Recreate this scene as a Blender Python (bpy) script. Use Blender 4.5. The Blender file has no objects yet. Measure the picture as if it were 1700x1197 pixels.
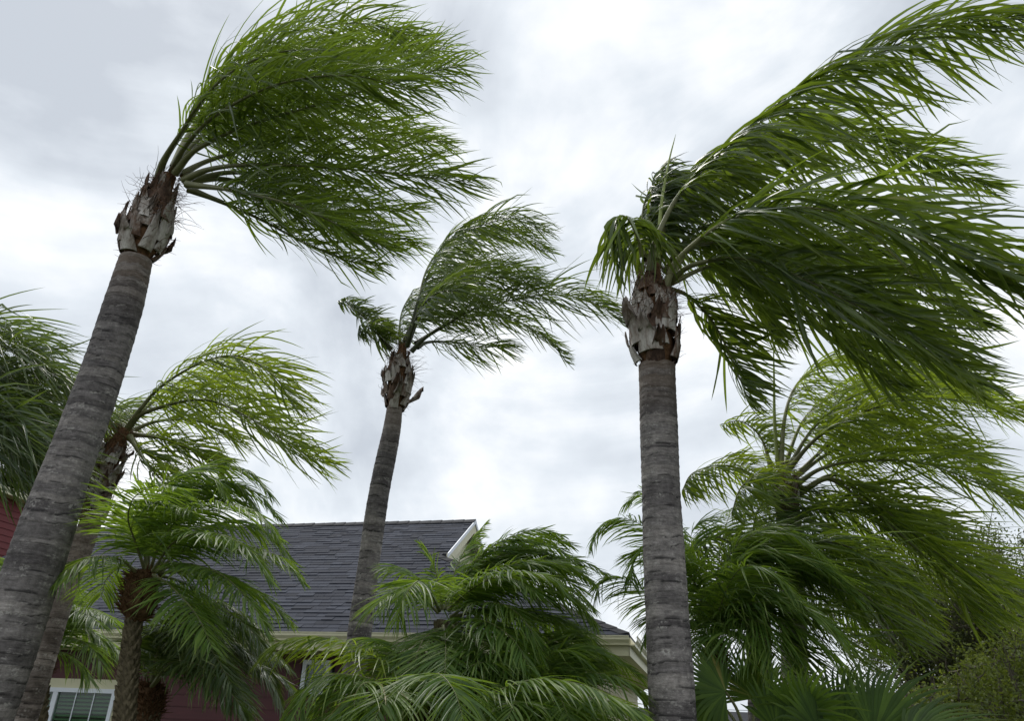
import bpy, math, random
import numpy as np
from mathutils import Vector

random.seed(7)
rng = np.random.default_rng(7)
scene = bpy.context.scene
col = scene.collection

# ---------------------------------------------------------------- camera
F_PX, PITCH, ROLL = 1260.0, math.radians(26.0), math.radians(2.3)
CAM = np.array([0.0, 0.0, 1.6])
_fw = np.array([0, math.cos(PITCH), math.sin(PITCH)])
_up = np.array([0, -math.sin(PITCH), math.cos(PITCH)])
_rt = np.array([1.0, 0, 0])
RT = _rt * math.cos(ROLL) + _up * math.sin(ROLL)
UP = _up * math.cos(ROLL) - _rt * math.sin(ROLL)
FW = _fw
cam_d = bpy.data.cameras.new('camera')
cam = bpy.data.objects.new('camera', cam_d)
col.objects.link(cam)
cam_d.sensor_width = 36.0
cam_d.lens = 36.0 * F_PX / 1700.0
cam_d.clip_end = 2000.0
cam_d.clip_start = 0.05
from mathutils import Matrix
M = Matrix.Identity(4)
for i in range(3):
    M[i][0] = RT[i]; M[i][1] = UP[i]; M[i][2] = -FW[i]; M[i][3] = CAM[i]
cam.matrix_world = M
scene.camera = cam
scene.render.resolution_x, scene.render.resolution_y = 1024, 722

# ---------------------------------------------------------------- world and sun
SUN_EL, SUN_AZ = math.radians(58), math.radians(-28)      # azimuth from +Y towards +X
world = bpy.data.worlds.new('World')
scene.world = world
world.use_nodes = True
wn, wl = world.node_tree.nodes, world.node_tree.links
wn.clear()
w_out = wn.new('ShaderNodeOutputWorld')
bg_sky = wn.new('ShaderNodeBackground'); bg_cl = wn.new('ShaderNodeBackground')
mix = wn.new('ShaderNodeMixShader')
sky = wn.new('ShaderNodeTexSky'); sky.sky_type = 'NISHITA'; sky.sun_disc = False
sky.sun_elevation = SUN_EL; sky.sun_rotation = SUN_AZ
bg_sky.inputs['Strength'].default_value = 0.1
wl.new(sky.outputs[0], bg_sky.inputs['Color'])
tc = wn.new('ShaderNodeTexCoord')
mp = wn.new('ShaderNodeMapping'); mp.inputs['Scale'].default_value = (1.0, 1.0, 1.35)
mp.inputs['Location'].default_value = (2.6, 1.2, 0.7)
wl.new(tc.outputs['Generated'], mp.inputs['Vector'])
n1 = wn.new('ShaderNodeTexNoise'); n1.inputs['Scale'].default_value = 2.0; n1.inputs['Detail'].default_value = 10; n1.inputs['Roughness'].default_value = 0.54; n1.inputs['Distortion'].default_value = 0.75
n2 = wn.new('ShaderNodeTexNoise'); n2.inputs['Scale'].default_value = 6.5; n2.inputs['Detail'].default_value = 6; n2.inputs['Roughness'].default_value = 0.5
wl.new(mp.outputs[0], n1.inputs['Vector']); wl.new(mp.outputs[0], n2.inputs['Vector'])
mx = wn.new('ShaderNodeMix'); mx.data_type = 'FLOAT'; mx.inputs[0].default_value = 0.3
wl.new(n1.outputs['Fac'], mx.inputs[2]); wl.new(n2.outputs['Fac'], mx.inputs[3])
cr = wn.new('ShaderNodeValToRGB')
e = cr.color_ramp.elements
e[0].position = 0.40; e[0].color = (0.49, 0.53, 0.585, 1)
e[1].position = 0.64; e[1].color = (1.0, 1.0, 1.0, 1)
m_ = e.new(0.5); m_.color = (0.66, 0.705, 0.755, 1)
wl.new(mx.outputs[0], cr.inputs[0])
wl.new(cr.outputs[0], bg_cl.inputs['Color'])
bg_cl.inputs['Strength'].default_value = 1.0
mix.inputs[0].default_value = 0.96
wl.new(bg_sky.outputs[0], mix.inputs[1]); wl.new(bg_cl.outputs[0], mix.inputs[2])
wl.new(mix.outputs[0], w_out.inputs['Surface'])

sun_d = bpy.data.lights.new('sun', 'SUN'); sun_d.energy = 1.5; sun_d.angle = math.radians(14); sun_d.color = (1.0, 0.96, 0.9)
sun = bpy.data.objects.new('sun', sun_d); col.objects.link(sun)
sd = Vector((math.cos(SUN_EL) * math.sin(SUN_AZ), math.cos(SUN_EL) * math.cos(SUN_AZ), math.sin(SUN_EL)))
sun.rotation_euler = sd.to_track_quat('Z', 'Y').to_euler()
sun.location = (0, 0, 30)

scene.view_settings.view_transform = 'Standard'
scene.view_settings.look = 'None'
scene.view_settings.exposure = 0.32
scene.view_settings.gamma = 1.0
scene.view_settings.use_curve_mapping = False
scene.render.engine = 'CYCLES'
scene.cycles.use_denoising = True
scene.cycles.max_bounces = 10
scene.cycles.transmission_bounces = 6

# ---------------------------------------------------------------- helpers
def ray(px, py):
    return RT * ((px - 850.0) / F_PX) + UP * ((598.5 - py) / F_PX) + FW

def at(px, py, Y):
    d = ray(px, py)
    return CAM + d * (Y / d[1])

def zc(P):
    return float((np.asarray(P) - CAM) @ FW)

def proj(P):
    w = np.asarray(P) - CAM
    z = w @ FW
    return 850 + F_PX * (w @ RT) / z, 598.5 - F_PX * (w @ UP) / z, z

def nrm(v):
    v = np.asarray(v, float)
    return v / (np.linalg.norm(v, axis=-1, keepdims=True) + 1e-12)

def catmull(P, n):
    P = np.asarray(P, float)
    if len(P) == 2:
        P = np.array([P[0], (P[0] + P[1]) / 2, P[1]])
    Q = np.vstack([2 * P[0] - P[1], P, 2 * P[-1] - P[-2]])
    m = len(P) - 1
    t = np.linspace(0, m - 1e-6, n)
    i = t.astype(int); f = (t - i)[:, None]
    p0, p1, p2, p3 = Q[i], Q[i + 1], Q[i + 2], Q[i + 3]
    c = 0.5 * ((2 * p1) + (-p0 + p2) * f + (2 * p0 - 5 * p1 + 4 * p2 - p3) * f ** 2 + (-p0 + 3 * p1 - 3 * p2 + p3) * f ** 3)
    seg = np.linalg.norm(np.diff(c, axis=0), axis=1)
    s = np.concatenate([[0], np.cumsum(seg)])
    u = np.linspace(0, s[-1], n)
    return np.stack([np.interp(u, s, c[:, k]) for k in range(c.shape[1])], 1), s[-1]

def link(o, parent=None):
    col.objects.link(o)
    if parent is not None:
        o.parent = parent
    return o

def mesh_obj(name, V, faces, mat, parent=None, origin=(0, 0, 0), smooth=True, attrs=None, kind=None):
    me = bpy.data.meshes.new(name)
    V = np.asarray(V, float) - np.asarray(origin, float)
    if isinstance(faces, np.ndarray):
        k = faces.shape[1]
        me.vertices.add(len(V)); me.vertices.foreach_set('co', V.astype(np.float32).ravel())
        me.loops.add(faces.size); me.loops.foreach_set('vertex_index', faces.astype(np.int32).ravel())
        me.polygons.add(len(faces))
        me.polygons.foreach_set('loop_start', np.arange(0, faces.size, k, dtype=np.int32))
        me.polygons.foreach_set('loop_total', np.full(len(faces), k, dtype=np.int32))
        me.update(calc_edges=True); me.validate()
    else:
        me.from_pydata([tuple(v) for v in V], [], faces)
    if smooth:
        me.polygons.foreach_set('use_smooth', np.ones(len(me.polygons), bool))
    for k, a in (attrs or {}).items():
        at_ = me.attributes.new(k, 'FLOAT', 'POINT')
        at_.data.foreach_set('value', np.asarray(a, np.float32))
    me.materials.append(mat)
    o = bpy.data.objects.new(name, me)
    link(o, parent)
    if parent is None:
        o.location = origin
    if kind:
        o['kind'] = kind
    return o

def thing(name, label, cat, loc, group=None):
    o = bpy.data.objects.new(name, None)
    o.empty_display_size = 0.2
    o.location = tuple(float(x) for x in loc)
    o['label'] = label; o['category'] = cat
    if group: o['group'] = group
    return link(o)

class MB:
    """collects simple solids for one mesh"""
    def __init__(s): s.v = []; s.f = []
    def hexa(s, c8):
        b = len(s.v); s.v += [tuple(p) for p in c8]
        for q in ((0, 3, 2, 1), (4, 5, 6, 7), (0, 1, 5, 4), (1, 2, 6, 5), (2, 3, 7, 6), (3, 0, 4, 7)):
            s.f.append([b + i for i in q])
    def box(s, fr, a, b):
        (x0, y0, z0), (x1, y1, z1) = a, b
        s.hexa([fr(x, y, z) for x, y, z in ((x0, y0, z0), (x1, y0, z0), (x1, y1, z0), (x0, y1, z0), (x0, y0, z1), (x1, y0, z1), (x1, y1, z1), (x0, y1, z1))])
    def poly(s, pts):
        b = len(s.v); s.v += [tuple(p) for p in pts]; s.f.append(list(range(b, b + len(pts))))
    def slab(s, pts, off):
        n = len(pts); b = len(s.v)
        off = np.asarray(off, float)
        s.v += [tuple(p) for p in pts] + [tuple(np.asarray(p) + off) for p in pts]
        s.f.append(list(range(b, b + n))); s.f.append(list(range(b + 2 * n - 1, b + n - 1, -1)))
        for i in range(n):
            j = (i + 1) % n
            s.f.append([b + j, b + i, b + n + i, b + n + j])
    def build(s, name, mat, parent=None, origin=(0, 0, 0), kind=None, smooth=False):
        return mesh_obj(name, np.array(s.v), s.f, mat, parent, origin, smooth, kind=kind)

def frames(C):
    T = nrm(np.gradient(C, axis=0))
    ref = np.array([0.0, 0, 1]) if abs(T[0][2]) < 0.9 else np.array([0.0, -1, 0])
    A = nrm(ref - T * (T @ ref)[:, None])
    B = np.cross(T, A)
    return T, A, B

def tube(C, r, sides=8, rad_fn=None):
    C = np.asarray(C, float); n = len(C)
    T, A, B = frames(C)
    th = np.linspace(0, 2 * math.pi, sides, endpoint=False)
    R = np.broadcast_to(np.asarray(r, float).reshape(-1, 1), (n, sides)).copy()
    if rad_fn is not None: R = rad_fn(R, th)
    V = C[:, None] + R[..., None] * (A[:, None] * np.cos(th)[None, :, None] + B[:, None] * np.sin(th)[None, :, None])
    i = np.arange(n - 1)[:, None] * sides; j = np.arange(sides)[None]; j2 = (j + 1) % sides
    Fq = np.stack([i + j, i + j2, i + sides + j2, i + sides + j], -1).reshape(-1, 4)
    return V.reshape(-1, 3), Fq

def merge(parts):
    Vs, Fs, o = [], [], 0
    for V, Fq in parts:
        Vs.append(V); Fs.append(Fq + o); o += len(V)
    return np.vstack(Vs), np.vstack(Fs)

# ---------------------------------------------------------------- materials
def new_mat(name):
    m = bpy.data.materials.new(name); m.use_nodes = True
    N, L = m.node_tree.nodes, m.node_tree.links
    return m, N, L, N['Principled BSDF'], N['Material Output']

def ramp(N, stops):
    r = N.new('ShaderNodeValToRGB'); el = r.color_ramp.elements
    while len(el) > 1: el.remove(el[-1])
    el[0].position, el[0].color = stops[0][0], (*stops[0][1], 1)
    for p, c in stops[1:]:
        x = el.new(p); x.color = (*c, 1)
    return r

def noise(N, L, scale, detail=4, rough=0.55, vec=None, mscale=None):
    n = N.new('ShaderNodeTexNoise')
    n.inputs['Scale'].default_value = scale; n.inputs['Detail'].default_value = detail; n.inputs['Roughness'].default_value = rough
    t = N.new('ShaderNodeTexCoord')
    if mscale:
        mpn = N.new('ShaderNodeMapping'); mpn.inputs['Scale'].default_value = mscale
        L.new(t.outputs['Object'], mpn.inputs['Vector']); L.new(mpn.outputs[0], n.inputs['Vector'])
    else:
        L.new(t.outputs['Object'], n.inputs['Vector'])
    return n

def math_n(N, L, op, a, b=None):
    m = N.new('ShaderNodeMath'); m.operation = op
    for i, x in enumerate((a, b)):
        if x is None: continue
        if isinstance(x, (int, float)): m.inputs[i].default_value = x
        else: L.new(x, m.inputs[i])
    return m.outputs[0]

def mix_col(N, L, fac, a, b, mode='MIX'):
    m = N.new('ShaderNodeMix'); m.data_type = 'RGBA'; m.blend_type = mode
    for i, x in ((0, fac), (6, a), (7, b)):
        if isinstance(x, (int, float)): m.inputs[i].default_value = x
        elif isinstance(x, tuple): m.inputs[i].default_value = (*x, 1)
        else: L.new(x, m.inputs[i])
    return m.outputs[2]

def attr(N, name):
    a = N.new('ShaderNodeAttribute'); a.attribute_name = name
    return a.outputs['Fac']

def leaf_mat(name, dark, mid, light, trans, tw=0.35, rough=0.36, brown=(0.16, 0.10, 0.03)):
    m, N, L, P, out = new_mat(name)
    oi = N.new('ShaderNodeObjectInfo')
    a = math_n(N, L, 'MULTIPLY', attr(N, 'rnd'), 0.72)
    b = math_n(N, L, 'MULTIPLY', attr(N, 'tone'), 0.28)
    f = math_n(N, L, 'ADD', a, b)
    r = ramp(N, [(0.0, dark), (0.45, mid), (0.8, light), (0.955, light), (0.985, (0.24, 0.19, 0.06))])
    L.new(f, r.inputs[0])
    nz = noise(N, L, 9.0, 3)
    c = mix_col(N, L, 0.5, r.outputs[0], nz.outputs['Fac'], 'OVERLAY')
    tipf = math_n(N, L, 'POWER', attr(N, 'along'), 6.0)
    tipf = math_n(N, L, 'MULTIPLY', tipf, attr(N, 'rnd'))
    c = mix_col(N, L, math_n(N, L, 'MULTIPLY', tipf, 0.6), c, brown)
    L.new(c, P.inputs['Base Color'])
    P.inputs['Roughness'].default_value = rough
    P.inputs['Specular IOR Level'].default_value = 0.55
    tr = N.new('ShaderNodeBsdfTranslucent')
    tc_ = mix_col(N, L, f, tuple(x * 0.6 for x in trans), tuple(min(1, x * 1.25) for x in trans))
    L.new(tc_, tr.inputs['Color'])
    ms = N.new('ShaderNodeMixShader'); ms.inputs[0].default_value = tw
    L.new(P.outputs[0], ms.inputs[1]); L.new(tr.outputs[0], ms.inputs[2])
    L.new(ms.outputs[0], out.inputs['Surface'])
    return m

LEAF = {
    'fresh': leaf_mat('fresh_frond_green', (0.018, 0.040, 0.008), (0.044, 0.084, 0.014), (0.120, 0.170, 0.030), (0.33, 0.48, 0.034), 0.36),
    'lime': leaf_mat('lime_frond_green', (0.034, 0.070, 0.012), (0.074, 0.130, 0.019), (0.160, 0.220, 0.038), (0.48, 0.63, 0.045), 0.42),
    'deep': leaf_mat('deep_frond_green', (0.020, 0.042, 0.012), (0.046, 0.082, 0.019), (0.112, 0.160, 0.040), (0.31, 0.44, 0.034), 0.34),
    'cool': leaf_mat('cool_frond_green', (0.022, 0.048, 0.018), (0.046, 0.084, 0.028), (0.105, 0.150, 0.054), (0.26, 0.37, 0.040), 0.30),
    'pygmy': leaf_mat('pygmy_frond_green', (0.034, 0.078, 0.016), (0.076, 0.148, 0.029), (0.165, 0.245, 0.058), (0.36, 0.54, 0.042), 0.40, 0.46),
    'fan': leaf_mat('fan_leaf_green', (0.016, 0.042, 0.006), (0.034, 0.076, 0.010), (0.066, 0.120, 0.016), (0.20, 0.34, 0.020), 0.34, 0.8),
    'oak': leaf_mat('small_leaf_green', (0.022, 0.036, 0.010), (0.058, 0.080, 0.021), (0.125, 0.142, 0.042), (0.18, 0.24, 0.03), 0.24, 0.45),
    'bush': leaf_mat('shrub_leaf_green', (0.060, 0.092, 0.018), (0.110, 0.150, 0.030), (0.200, 0.235, 0.062), (0.36, 0.45, 0.05), 0.34, 0.45),
}

def plain(name, c, rough=0.6, var=0.12, nscale=6.0, bump=0.0, spec=0.35, mscale=None):
    m, N, L, P, out = new_mat(name)
    nz = noise(N, L, nscale, 5, 0.6, mscale=mscale)
    r = ramp(N, [(0.3, tuple(x * (1 - var) for x in c)), (0.7, tuple(min(1, x * (1 + var)) for x in c))])
    L.new(nz.outputs['Fac'], r.inputs[0]); L.new(r.outputs[0], P.inputs['Base Color'])
    P.inputs['Roughness'].default_value = rough; P.inputs['Specular IOR Level'].default_value = spec
    if bump:
        bp = N.new('ShaderNodeBump'); bp.inputs['Strength'].default_value = bump; bp.inputs['Distance'].default_value = 0.01
        L.new(nz.outputs['Fac'], bp.inputs['Height']); L.new(bp.outputs[0], P.inputs['Normal'])
    return m

def bark_mat(name, base, light, dark, warm):
    m, N, L, P, out = new_mat(name)
    tone = attr(N, 'tone')                 # one value per ring
    edge = attr(N, 'ring')                 # 0..1 across a ring
    na = noise(N, L, 3.2, 6, 0.62)
    nb = noise(N, L, 26.0, 6, 0.7)
    nc = noise(N, L, 9.0, 7, 0.72, mscale=(1, 1, 8.0))
    nd = noise(N, L, 9.0, 6, 0.7, mscale=(1, 1, 2.6))
    f = math_n(N, L, 'ADD', math_n(N, L, 'MULTIPLY', na.outputs['Fac'], 0.58), math_n(N, L, 'MULTIPLY', tone, 0.42))
    r = ramp(N, [(0.22, dark), (0.5, base), (0.78, warm)])
    L.new(f, r.inputs[0])
    c = mix_col(N, L, 1.0, r.outputs[0], nc.outputs['Fac'], 'OVERLAY')
    rr = ramp(N, [(0.3, (0.55, 0.55, 0.55)), (0.7, (1.4, 1.4, 1.4))]); L.new(nb.outputs['Fac'], rr.inputs[0])
    c = mix_col(N, L, 0.8, c, rr.outputs[0], 'MULTIPLY')
    lich = ramp(N, [(0.52, (0, 0, 0)), (0.64, (1, 1, 1))]); L.new(nd.outputs['Fac'], lich.inputs[0])
    nsm = noise(N, L, 55.0, 3, 0.6)
    l2 = ramp(N, [(0.44, (0, 0, 0)), (0.6, (0.75, 0.75, 0.75))]); L.new(nsm.outputs['Fac'], l2.inputs[0])
    c = mix_col(N, L, math_n(N, L, 'MULTIPLY', lich.outputs[0], l2.outputs[0]), c, light)
    ns = noise(N, L, 1.7, 6, 0.65)
    st = ramp(N, [(0.36, (0.62, 0.60, 0.60)), (0.56, (1.08, 1.05, 1.02))]); L.new(ns.outputs['Fac'], st.inputs[0])
    c = mix_col(N, L, 1.0, c, st.outputs[0], 'MULTIPLY')
    crk = ramp(N, [(0.0, (1, 1, 1)), (0.14, (0.8, 0.8, 0.8)), (0.30, (0, 0, 0))]); L.new(edge, crk.inputs[0])
    crn = ramp(N, [(0.45, (0, 0, 0)), (0.54, (1, 1, 1))]); L.new(noise(N, L, 6.0, 4, mscale=(1, 1, 1.5)).outputs['Fac'], crn.inputs[0])
    c = mix_col(N, L, math_n(N, L, 'MULTIPLY', math_n(N, L, 'MULTIPLY', crk.outputs[0], crn.outputs[0]), 0.95), c, tuple(x * 0.35 for x in dark))
    # shed strips near the top of the stem read browner
    c = mix_col(N, L, math_n(N, L, 'MULTIPLY', attr(N, 'fresh'), 0.75), c, mix_col(N, L, nb.outputs['Fac'], (0.10, 0.065, 0.045), (0.26, 0.20, 0.15)))
    L.new(c, P.inputs['Base Color'])
    P.inputs['Roughness'].default_value = 0.85; P.inputs['Specular IOR Level'].default_value = 0.2
    bp = N.new('ShaderNodeBump'); bp.inputs['Strength'].default_value = 0.75; bp.inputs['Distance'].default_value = 0.014
    hh = math_n(N, L, 'ADD', nb.outputs['Fac'], math_n(N, L, 'MULTIPLY', nc.outputs['Fac'], 0.6))
    L.new(hh, bp.inputs['Height']); L.new(bp.outputs[0], P.inputs['Normal'])
    return m

BARK = bark_mat('grey_ringed_bark', (0.200, 0.188, 0.187), (0.48, 0.47, 0.45), (0.088, 0.081, 0.084), (0.300, 0.280, 0.268))
BARK_TAN = bark_mat('tan_ringed_bark', (0.245, 0.212, 0.195), (0.48, 0.46, 0.43), (0.115, 0.095, 0.085), (0.33, 0.29, 0.265))

def boot_mat(name):
    m, N, L, P, out = new_mat(name)
    oi = N.new('ShaderNodeObjectInfo')
    na = noise(N, L, 14.0, 6, 0.65, mscale=(1, 1, 0.5))
    nb = noise(N, L, 70.0, 4, 0.7, mscale=(1, 1, 0.15))
    f = math_n(N, L, 'ADD', math_n(N, L, 'MULTIPLY', na.outputs['Fac'], 0.7), math_n(N, L, 'MULTIPLY', oi.outputs['Random'], 0.3))
    r = ramp(N, [(0.30, (0.040, 0.024, 0.018)), (0.42, (0.13, 0.080, 0.056)), (0.50, (0.27, 0.23, 0.20)), (0.66, (0.55, 0.52, 0.49))])
    L.new(f, r.inputs[0])
    c = mix_col(N, L, 0.7, r.outputs[0], nb.outputs['Fac'], 'OVERLAY')
    c = mix_col(N, L, math_n(N, L, 'MULTIPLY', attr(N, 'along'), 0.55), c, (0.10, 0.06, 0.04))
    L.new(c, P.inputs['Base Color'])
    P.inputs['Roughness'].default_value = 0.8; P.inputs['Specular IOR Level'].default_value = 0.2
    bp = N.new('ShaderNodeBump'); bp.inputs['Strength'].default_value = 0.6; bp.inputs['Distance'].default_value = 0.01
    L.new(nb.outputs['Fac'], bp.inputs['Height']); L.new(bp.outputs[0], P.inputs['Normal'])
    return m
BOOT = boot_mat('weathered_leaf_base')
FIBRE = plain('brown_palm_fibre', (0.15, 0.082, 0.045), 0.9, 0.6, 40, 0.9, 0.1)
HEADF = plain('dark_brown_fibre_head', (0.115, 0.068, 0.038), 0.95, 0.6, 30, 1.0, 0.1)
RACHIS = plain('green_petiole', (0.150, 0.155, 0.068), 0.45, 0.25, 12, 0.1, 0.4)
RACHIS_PALE = plain('pale_petiole', (0.26, 0.26, 0.14), 0.5, 0.2, 12, 0.1, 0.4)
RACHIS_DARK = plain('dark_petiole', (0.075, 0.085, 0.045), 0.5, 0.25, 12, 0.1, 0.4)
SPEAR = plain('yellow_green_spear', (0.30, 0.36, 0.10), 0.45, 0.2, 12, 0.1, 0.4)
PTRUNK = plain('knobby_brown_stub', (0.145, 0.120, 0.078), 0.9, 0.5, 22, 0.9, 0.15)
TWIG = plain('grey_twig_bark', (0.16, 0.14, 0.115), 0.85, 0.35, 10, 0.4, 0.2)

CREAM = plain('cream_trim_paint', (0.60, 0.58, 0.40), 0.5, 0.06, 3)
CREAM_WALL = plain('cream_siding_paint', (0.56, 0.52, 0.34), 0.6, 0.06, 3)
MAROON = plain('maroon_siding_paint', (0.075, 0.017, 0.020), 0.55, 0.12, 3, mscale=(1, 1, 6))
RED = plain('red_siding_paint', (0.13, 0.016, 0.018), 0.55, 0.10, 3)
WHITE = plain('white_window_paint', (0.70, 0.74, 0.80), 0.4, 0.04, 3)
SLAT = plain('blind_slat', (0.30, 0.38, 0.26), 0.5, 0.08, 3)
DARK = plain('dark_room', (0.02, 0.022, 0.02), 0.8, 0.1, 3)
GUTTER = plain('cream_gutter_metal', (0.66, 0.63, 0.44), 0.35, 0.05, 4, spec=0.5)
RIDGE = plain('black_ridge_cap', (0.030, 0.031, 0.036), 0.85, 0.3, 30, 0.5)
WIRE = plain('black_cable', (0.02, 0.02, 0.02), 0.6)

def shingle_mat():
    m, N, L, P, out = new_mat('slate_grey_shingle')
    oi = N.new('ShaderNodeObjectInfo')
    na = noise(N, L, 1.6, 4); nb = noise(N, L, 180.0, 3, 0.7)
    f = math_n(N, L, 'ADD', math_n(N, L, 'MULTIPLY', attr(N, 'rnd'), 0.75), math_n(N, L, 'MULTIPLY', na.outputs['Fac'], 0.35))
    f = math_n(N, L, 'ADD', f, math_n(N, L, 'MULTIPLY', math_n(N, L, 'SUBTRACT', nb.outputs['Fac'], 0.5), 0.5))
    r = ramp(N, [(0.05, (0.018, 0.021, 0.031)), (0.5, (0.032, 0.037, 0.053)), (1.0, (0.052, 0.059, 0.081))])
    L.new(f, r.inputs[0]); L.new(r.outputs[0], P.inputs['Base Color'])
    P.inputs['Roughness'].default_value = 0.85; P.inputs['Specular IOR Level'].default_value = 0.25
    bp = N.new('ShaderNodeBump'); bp.inputs['Strength'].default_value = 0.4; bp.inputs['Distance'].default_value = 0.004
    L.new(nb.outputs['Fac'], bp.inputs['Height']); L.new(bp.outputs[0], P.inputs['Normal'])
    return m
SHINGLE = shingle_mat()

def glass_mat():
    m, N, L, P, out = new_mat('window_glass')
    N.remove(P)
    t = N.new('ShaderNodeBsdfTransparent'); t.inputs[0].default_value = (0.62, 0.74, 0.66, 1)
    g = N.new('ShaderNodeBsdfGlossy'); g.inputs['Roughness'].default_value = 0.03
    ms = N.new('ShaderNodeMixShader'); ms.inputs[0].default_value = 0.05
    L.new(t.outputs[0], ms.inputs[1]); L.new(g.outputs[0], ms.inputs[2])
    L.new(ms.outputs[0], out.inputs['Surface'])
    return m
GLASS = glass_mat()

# ---------------------------------------------------------------- ground
def ground():
    m = plain('mulch_and_lawn', (0.055, 0.065, 0.030), 0.95, 0.4, 0.8, 0.5, 0.1)
    n = 40
    xs = np.concatenate([[-900, -300, -100], np.linspace(-40, 40, n), [100, 300, 900]])
    X, Yy = np.meshgrid(xs, xs)
    Z = -0.02 + 0.03 * np.sin(X * 0.7) * np.cos(Yy * 0.6) * (np.abs(X) < 41) * (np.abs(Yy) < 41) - 0.03
    k = len(xs)
    i, j = np.meshgrid(np.arange(k - 1), np.arange(k - 1))
    a = (j * k + i).ravel()
    Fq = np.stack([a, a + 1, a + k + 1, a + k], 1)
    g = mesh_obj('ground', np.stack([X.ravel(), Yy.ravel(), Z.ravel()], 1), Fq, m)
    g['kind'] = 'structure'
ground()

# ---------------------------------------------------------------- house
ZE, SLOPE = 2.9, 0.62
def on_z(px, py, z):
    d = ray(px, py); return CAM + d * ((z - CAM[2]) / d[2])
_E0, _E1 = on_z(1045, 1057, ZE), on_z(190, 1047, ZE)
UD = nrm(_E1 - _E0); VD = np.array([UD[1], -UD[0], 0.0])
if VD[1] < 0: VD = -VD
HO = np.array([_E0[0], _E0[1], 0.0])
def H(u, v, z): return HO + UD * u + VD * v + np.array([0, 0, z])
def hit_roof(px, py):
    d = ray(px, py)
    k = (ZE - CAM[2] + SLOPE * ((CAM - HO) @ VD)) / (d[2] - SLOPE * (d @ VD))
    P = CAM + d * k
    return (P - HO) @ UD, (P - HO) @ VD
def hit_v(px, py, v):
    d = ray(px, py); k = (v - (CAM - HO) @ VD) / (d @ VD); P = CAM + d * k
    return (P - HO) @ UD, P[2]
ur, vR1 = hit_roof(790, 862); _, vR0 = hit_roof(300, 881)
VR = 0.5 * (vR1 + vR0); ZR = ZE + SLOPE * VR
ug, vg = hit_roof(705, 912)
UG = ur                                        # gable plane; the hip below it
vg = min(vg, VR * 0.8)
UW, vh = UG + 0.26, vg - 0.26
UL = hit_v(-260, 1000, 0)[0]                    # left end of the eave, outside the frame
print('HOUSE ur %.2f ug %.2f VR %.2f %.2f ZR %.2f vg %.2f UL %.2f' % (ur, ug, vR0, vR1, ZR, vg, UL))
VB = 2 * VR
OV = 0.55                                       # eave overhang

house = thing('house', 'single storey house with grey shingle roof, cream eaves and maroon siding behind the palms', 'house', H(3, 3, 0))
HL = np.array(house.location)
def rz(v): return ZE + SLOPE * v

roof = MB()
th = (0, 0, -0.06)
# front slope: outline runs along the eave, up the hip, in to the gablet and up to the ridge
hipu = lambda v: v * UW / vh            # hip line from the corner to the foot of the gablet
front = [H(0, 0, ZE), H(UW, vh, rz(vh)), H(UG, vh + 0.02, rz(vh + 0.02)), H(UG, VR, ZR), H(UL, VR, ZR), H(UL, 0, ZE)]
roof.slab(front, th)
back = [H(0, VB, ZE), H(UW, VB - vh, rz(vh)), H(UG, VB - vh - 0.02, rz(vh + 0.02)), H(UG, VR, ZR), H(UL, VR, ZR), H(UL, VB, ZE)]
roof.slab(back[::-1], th)
hipf = [H(0, 0, ZE), H(UW + .02, vh, rz(vh)), H(UW + .02, VB - vh, rz(vh)), H(0, VB, ZE)]
roof.slab(hipf[::-1], th)
roof_o = roof.build('roof', RIDGE, house, HL)

# shingles of the front slope
SL = math.sqrt(1 + SLOPE ** 2)
nvec = nrm(np.cross(UD, VD * 1 + np.array([0, 0, SLOPE])))
if nvec[2] < 0: nvec = -nvec
expo = 0.142
rows = int(VR * SL / expo)
all_sh = []
for r in range(rows):
    v0, v1 = r * expo / SL, min((r + 1.35) * expo / SL, VR)
    u = hipu(v0) if v0 < vh else UG - 0.02
    u -= random.uniform(0.0, 0.02)
    first = True
    while u < UL:
        w = random.choice([0.18, 0.22, 0.28, 0.36, 0.44]) * random.uniform(0.9, 1.1)
        if first: w *= random.uniform(0.4, 1); first = False
        t = random.choice([0.006, 0.008, 0.016]) 
        dv = random.uniform(-0.006, 0.006)
        u1 = min(u + w - 0.005, UL)
        ut = max(u, hipu(v1) if v1 < vh else u); u1t = max(u1, ut + 0.01)
        P = [H(u, v0 + dv, rz(v0 + dv)), H(u1, v0 + dv, rz(v0 + dv)), H(u1t, v1, rz(v1)), H(ut, v1, rz(v1))]
        lo = 0.003
        V = [p + nvec * lo for p in P] + [P[0] + nvec * (lo + t + 0.006), P[1] + nvec * (lo + t + 0.006), P[2] + nvec * (lo + 0.003), P[3] + nvec * (lo + 0.003)]
        c = sum(P) / 4
        px, py, z = proj(c)
        vis = 90 < px < 720 and 860 < py < 1060
        all_sh.append((vis * w / z ** 2, V))
        u += w
all_sh.sort(key=lambda q: -q[0])
def shingle_mesh(name, lst, kind=None):
    m = MB(); tone = []
    for _, V in lst:
        m.hexa(V); tone += [random.random()] * 8
    return mesh_obj(name, np.array(m.v), m.f, SHINGLE, roof_o, HL, False, {'rnd': tone}, kind)
for q in all_sh[:300]: shingle_mesh('shingle', [q])
shingle_mesh('shingles', all_sh[300:], 'stuff')
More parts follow.
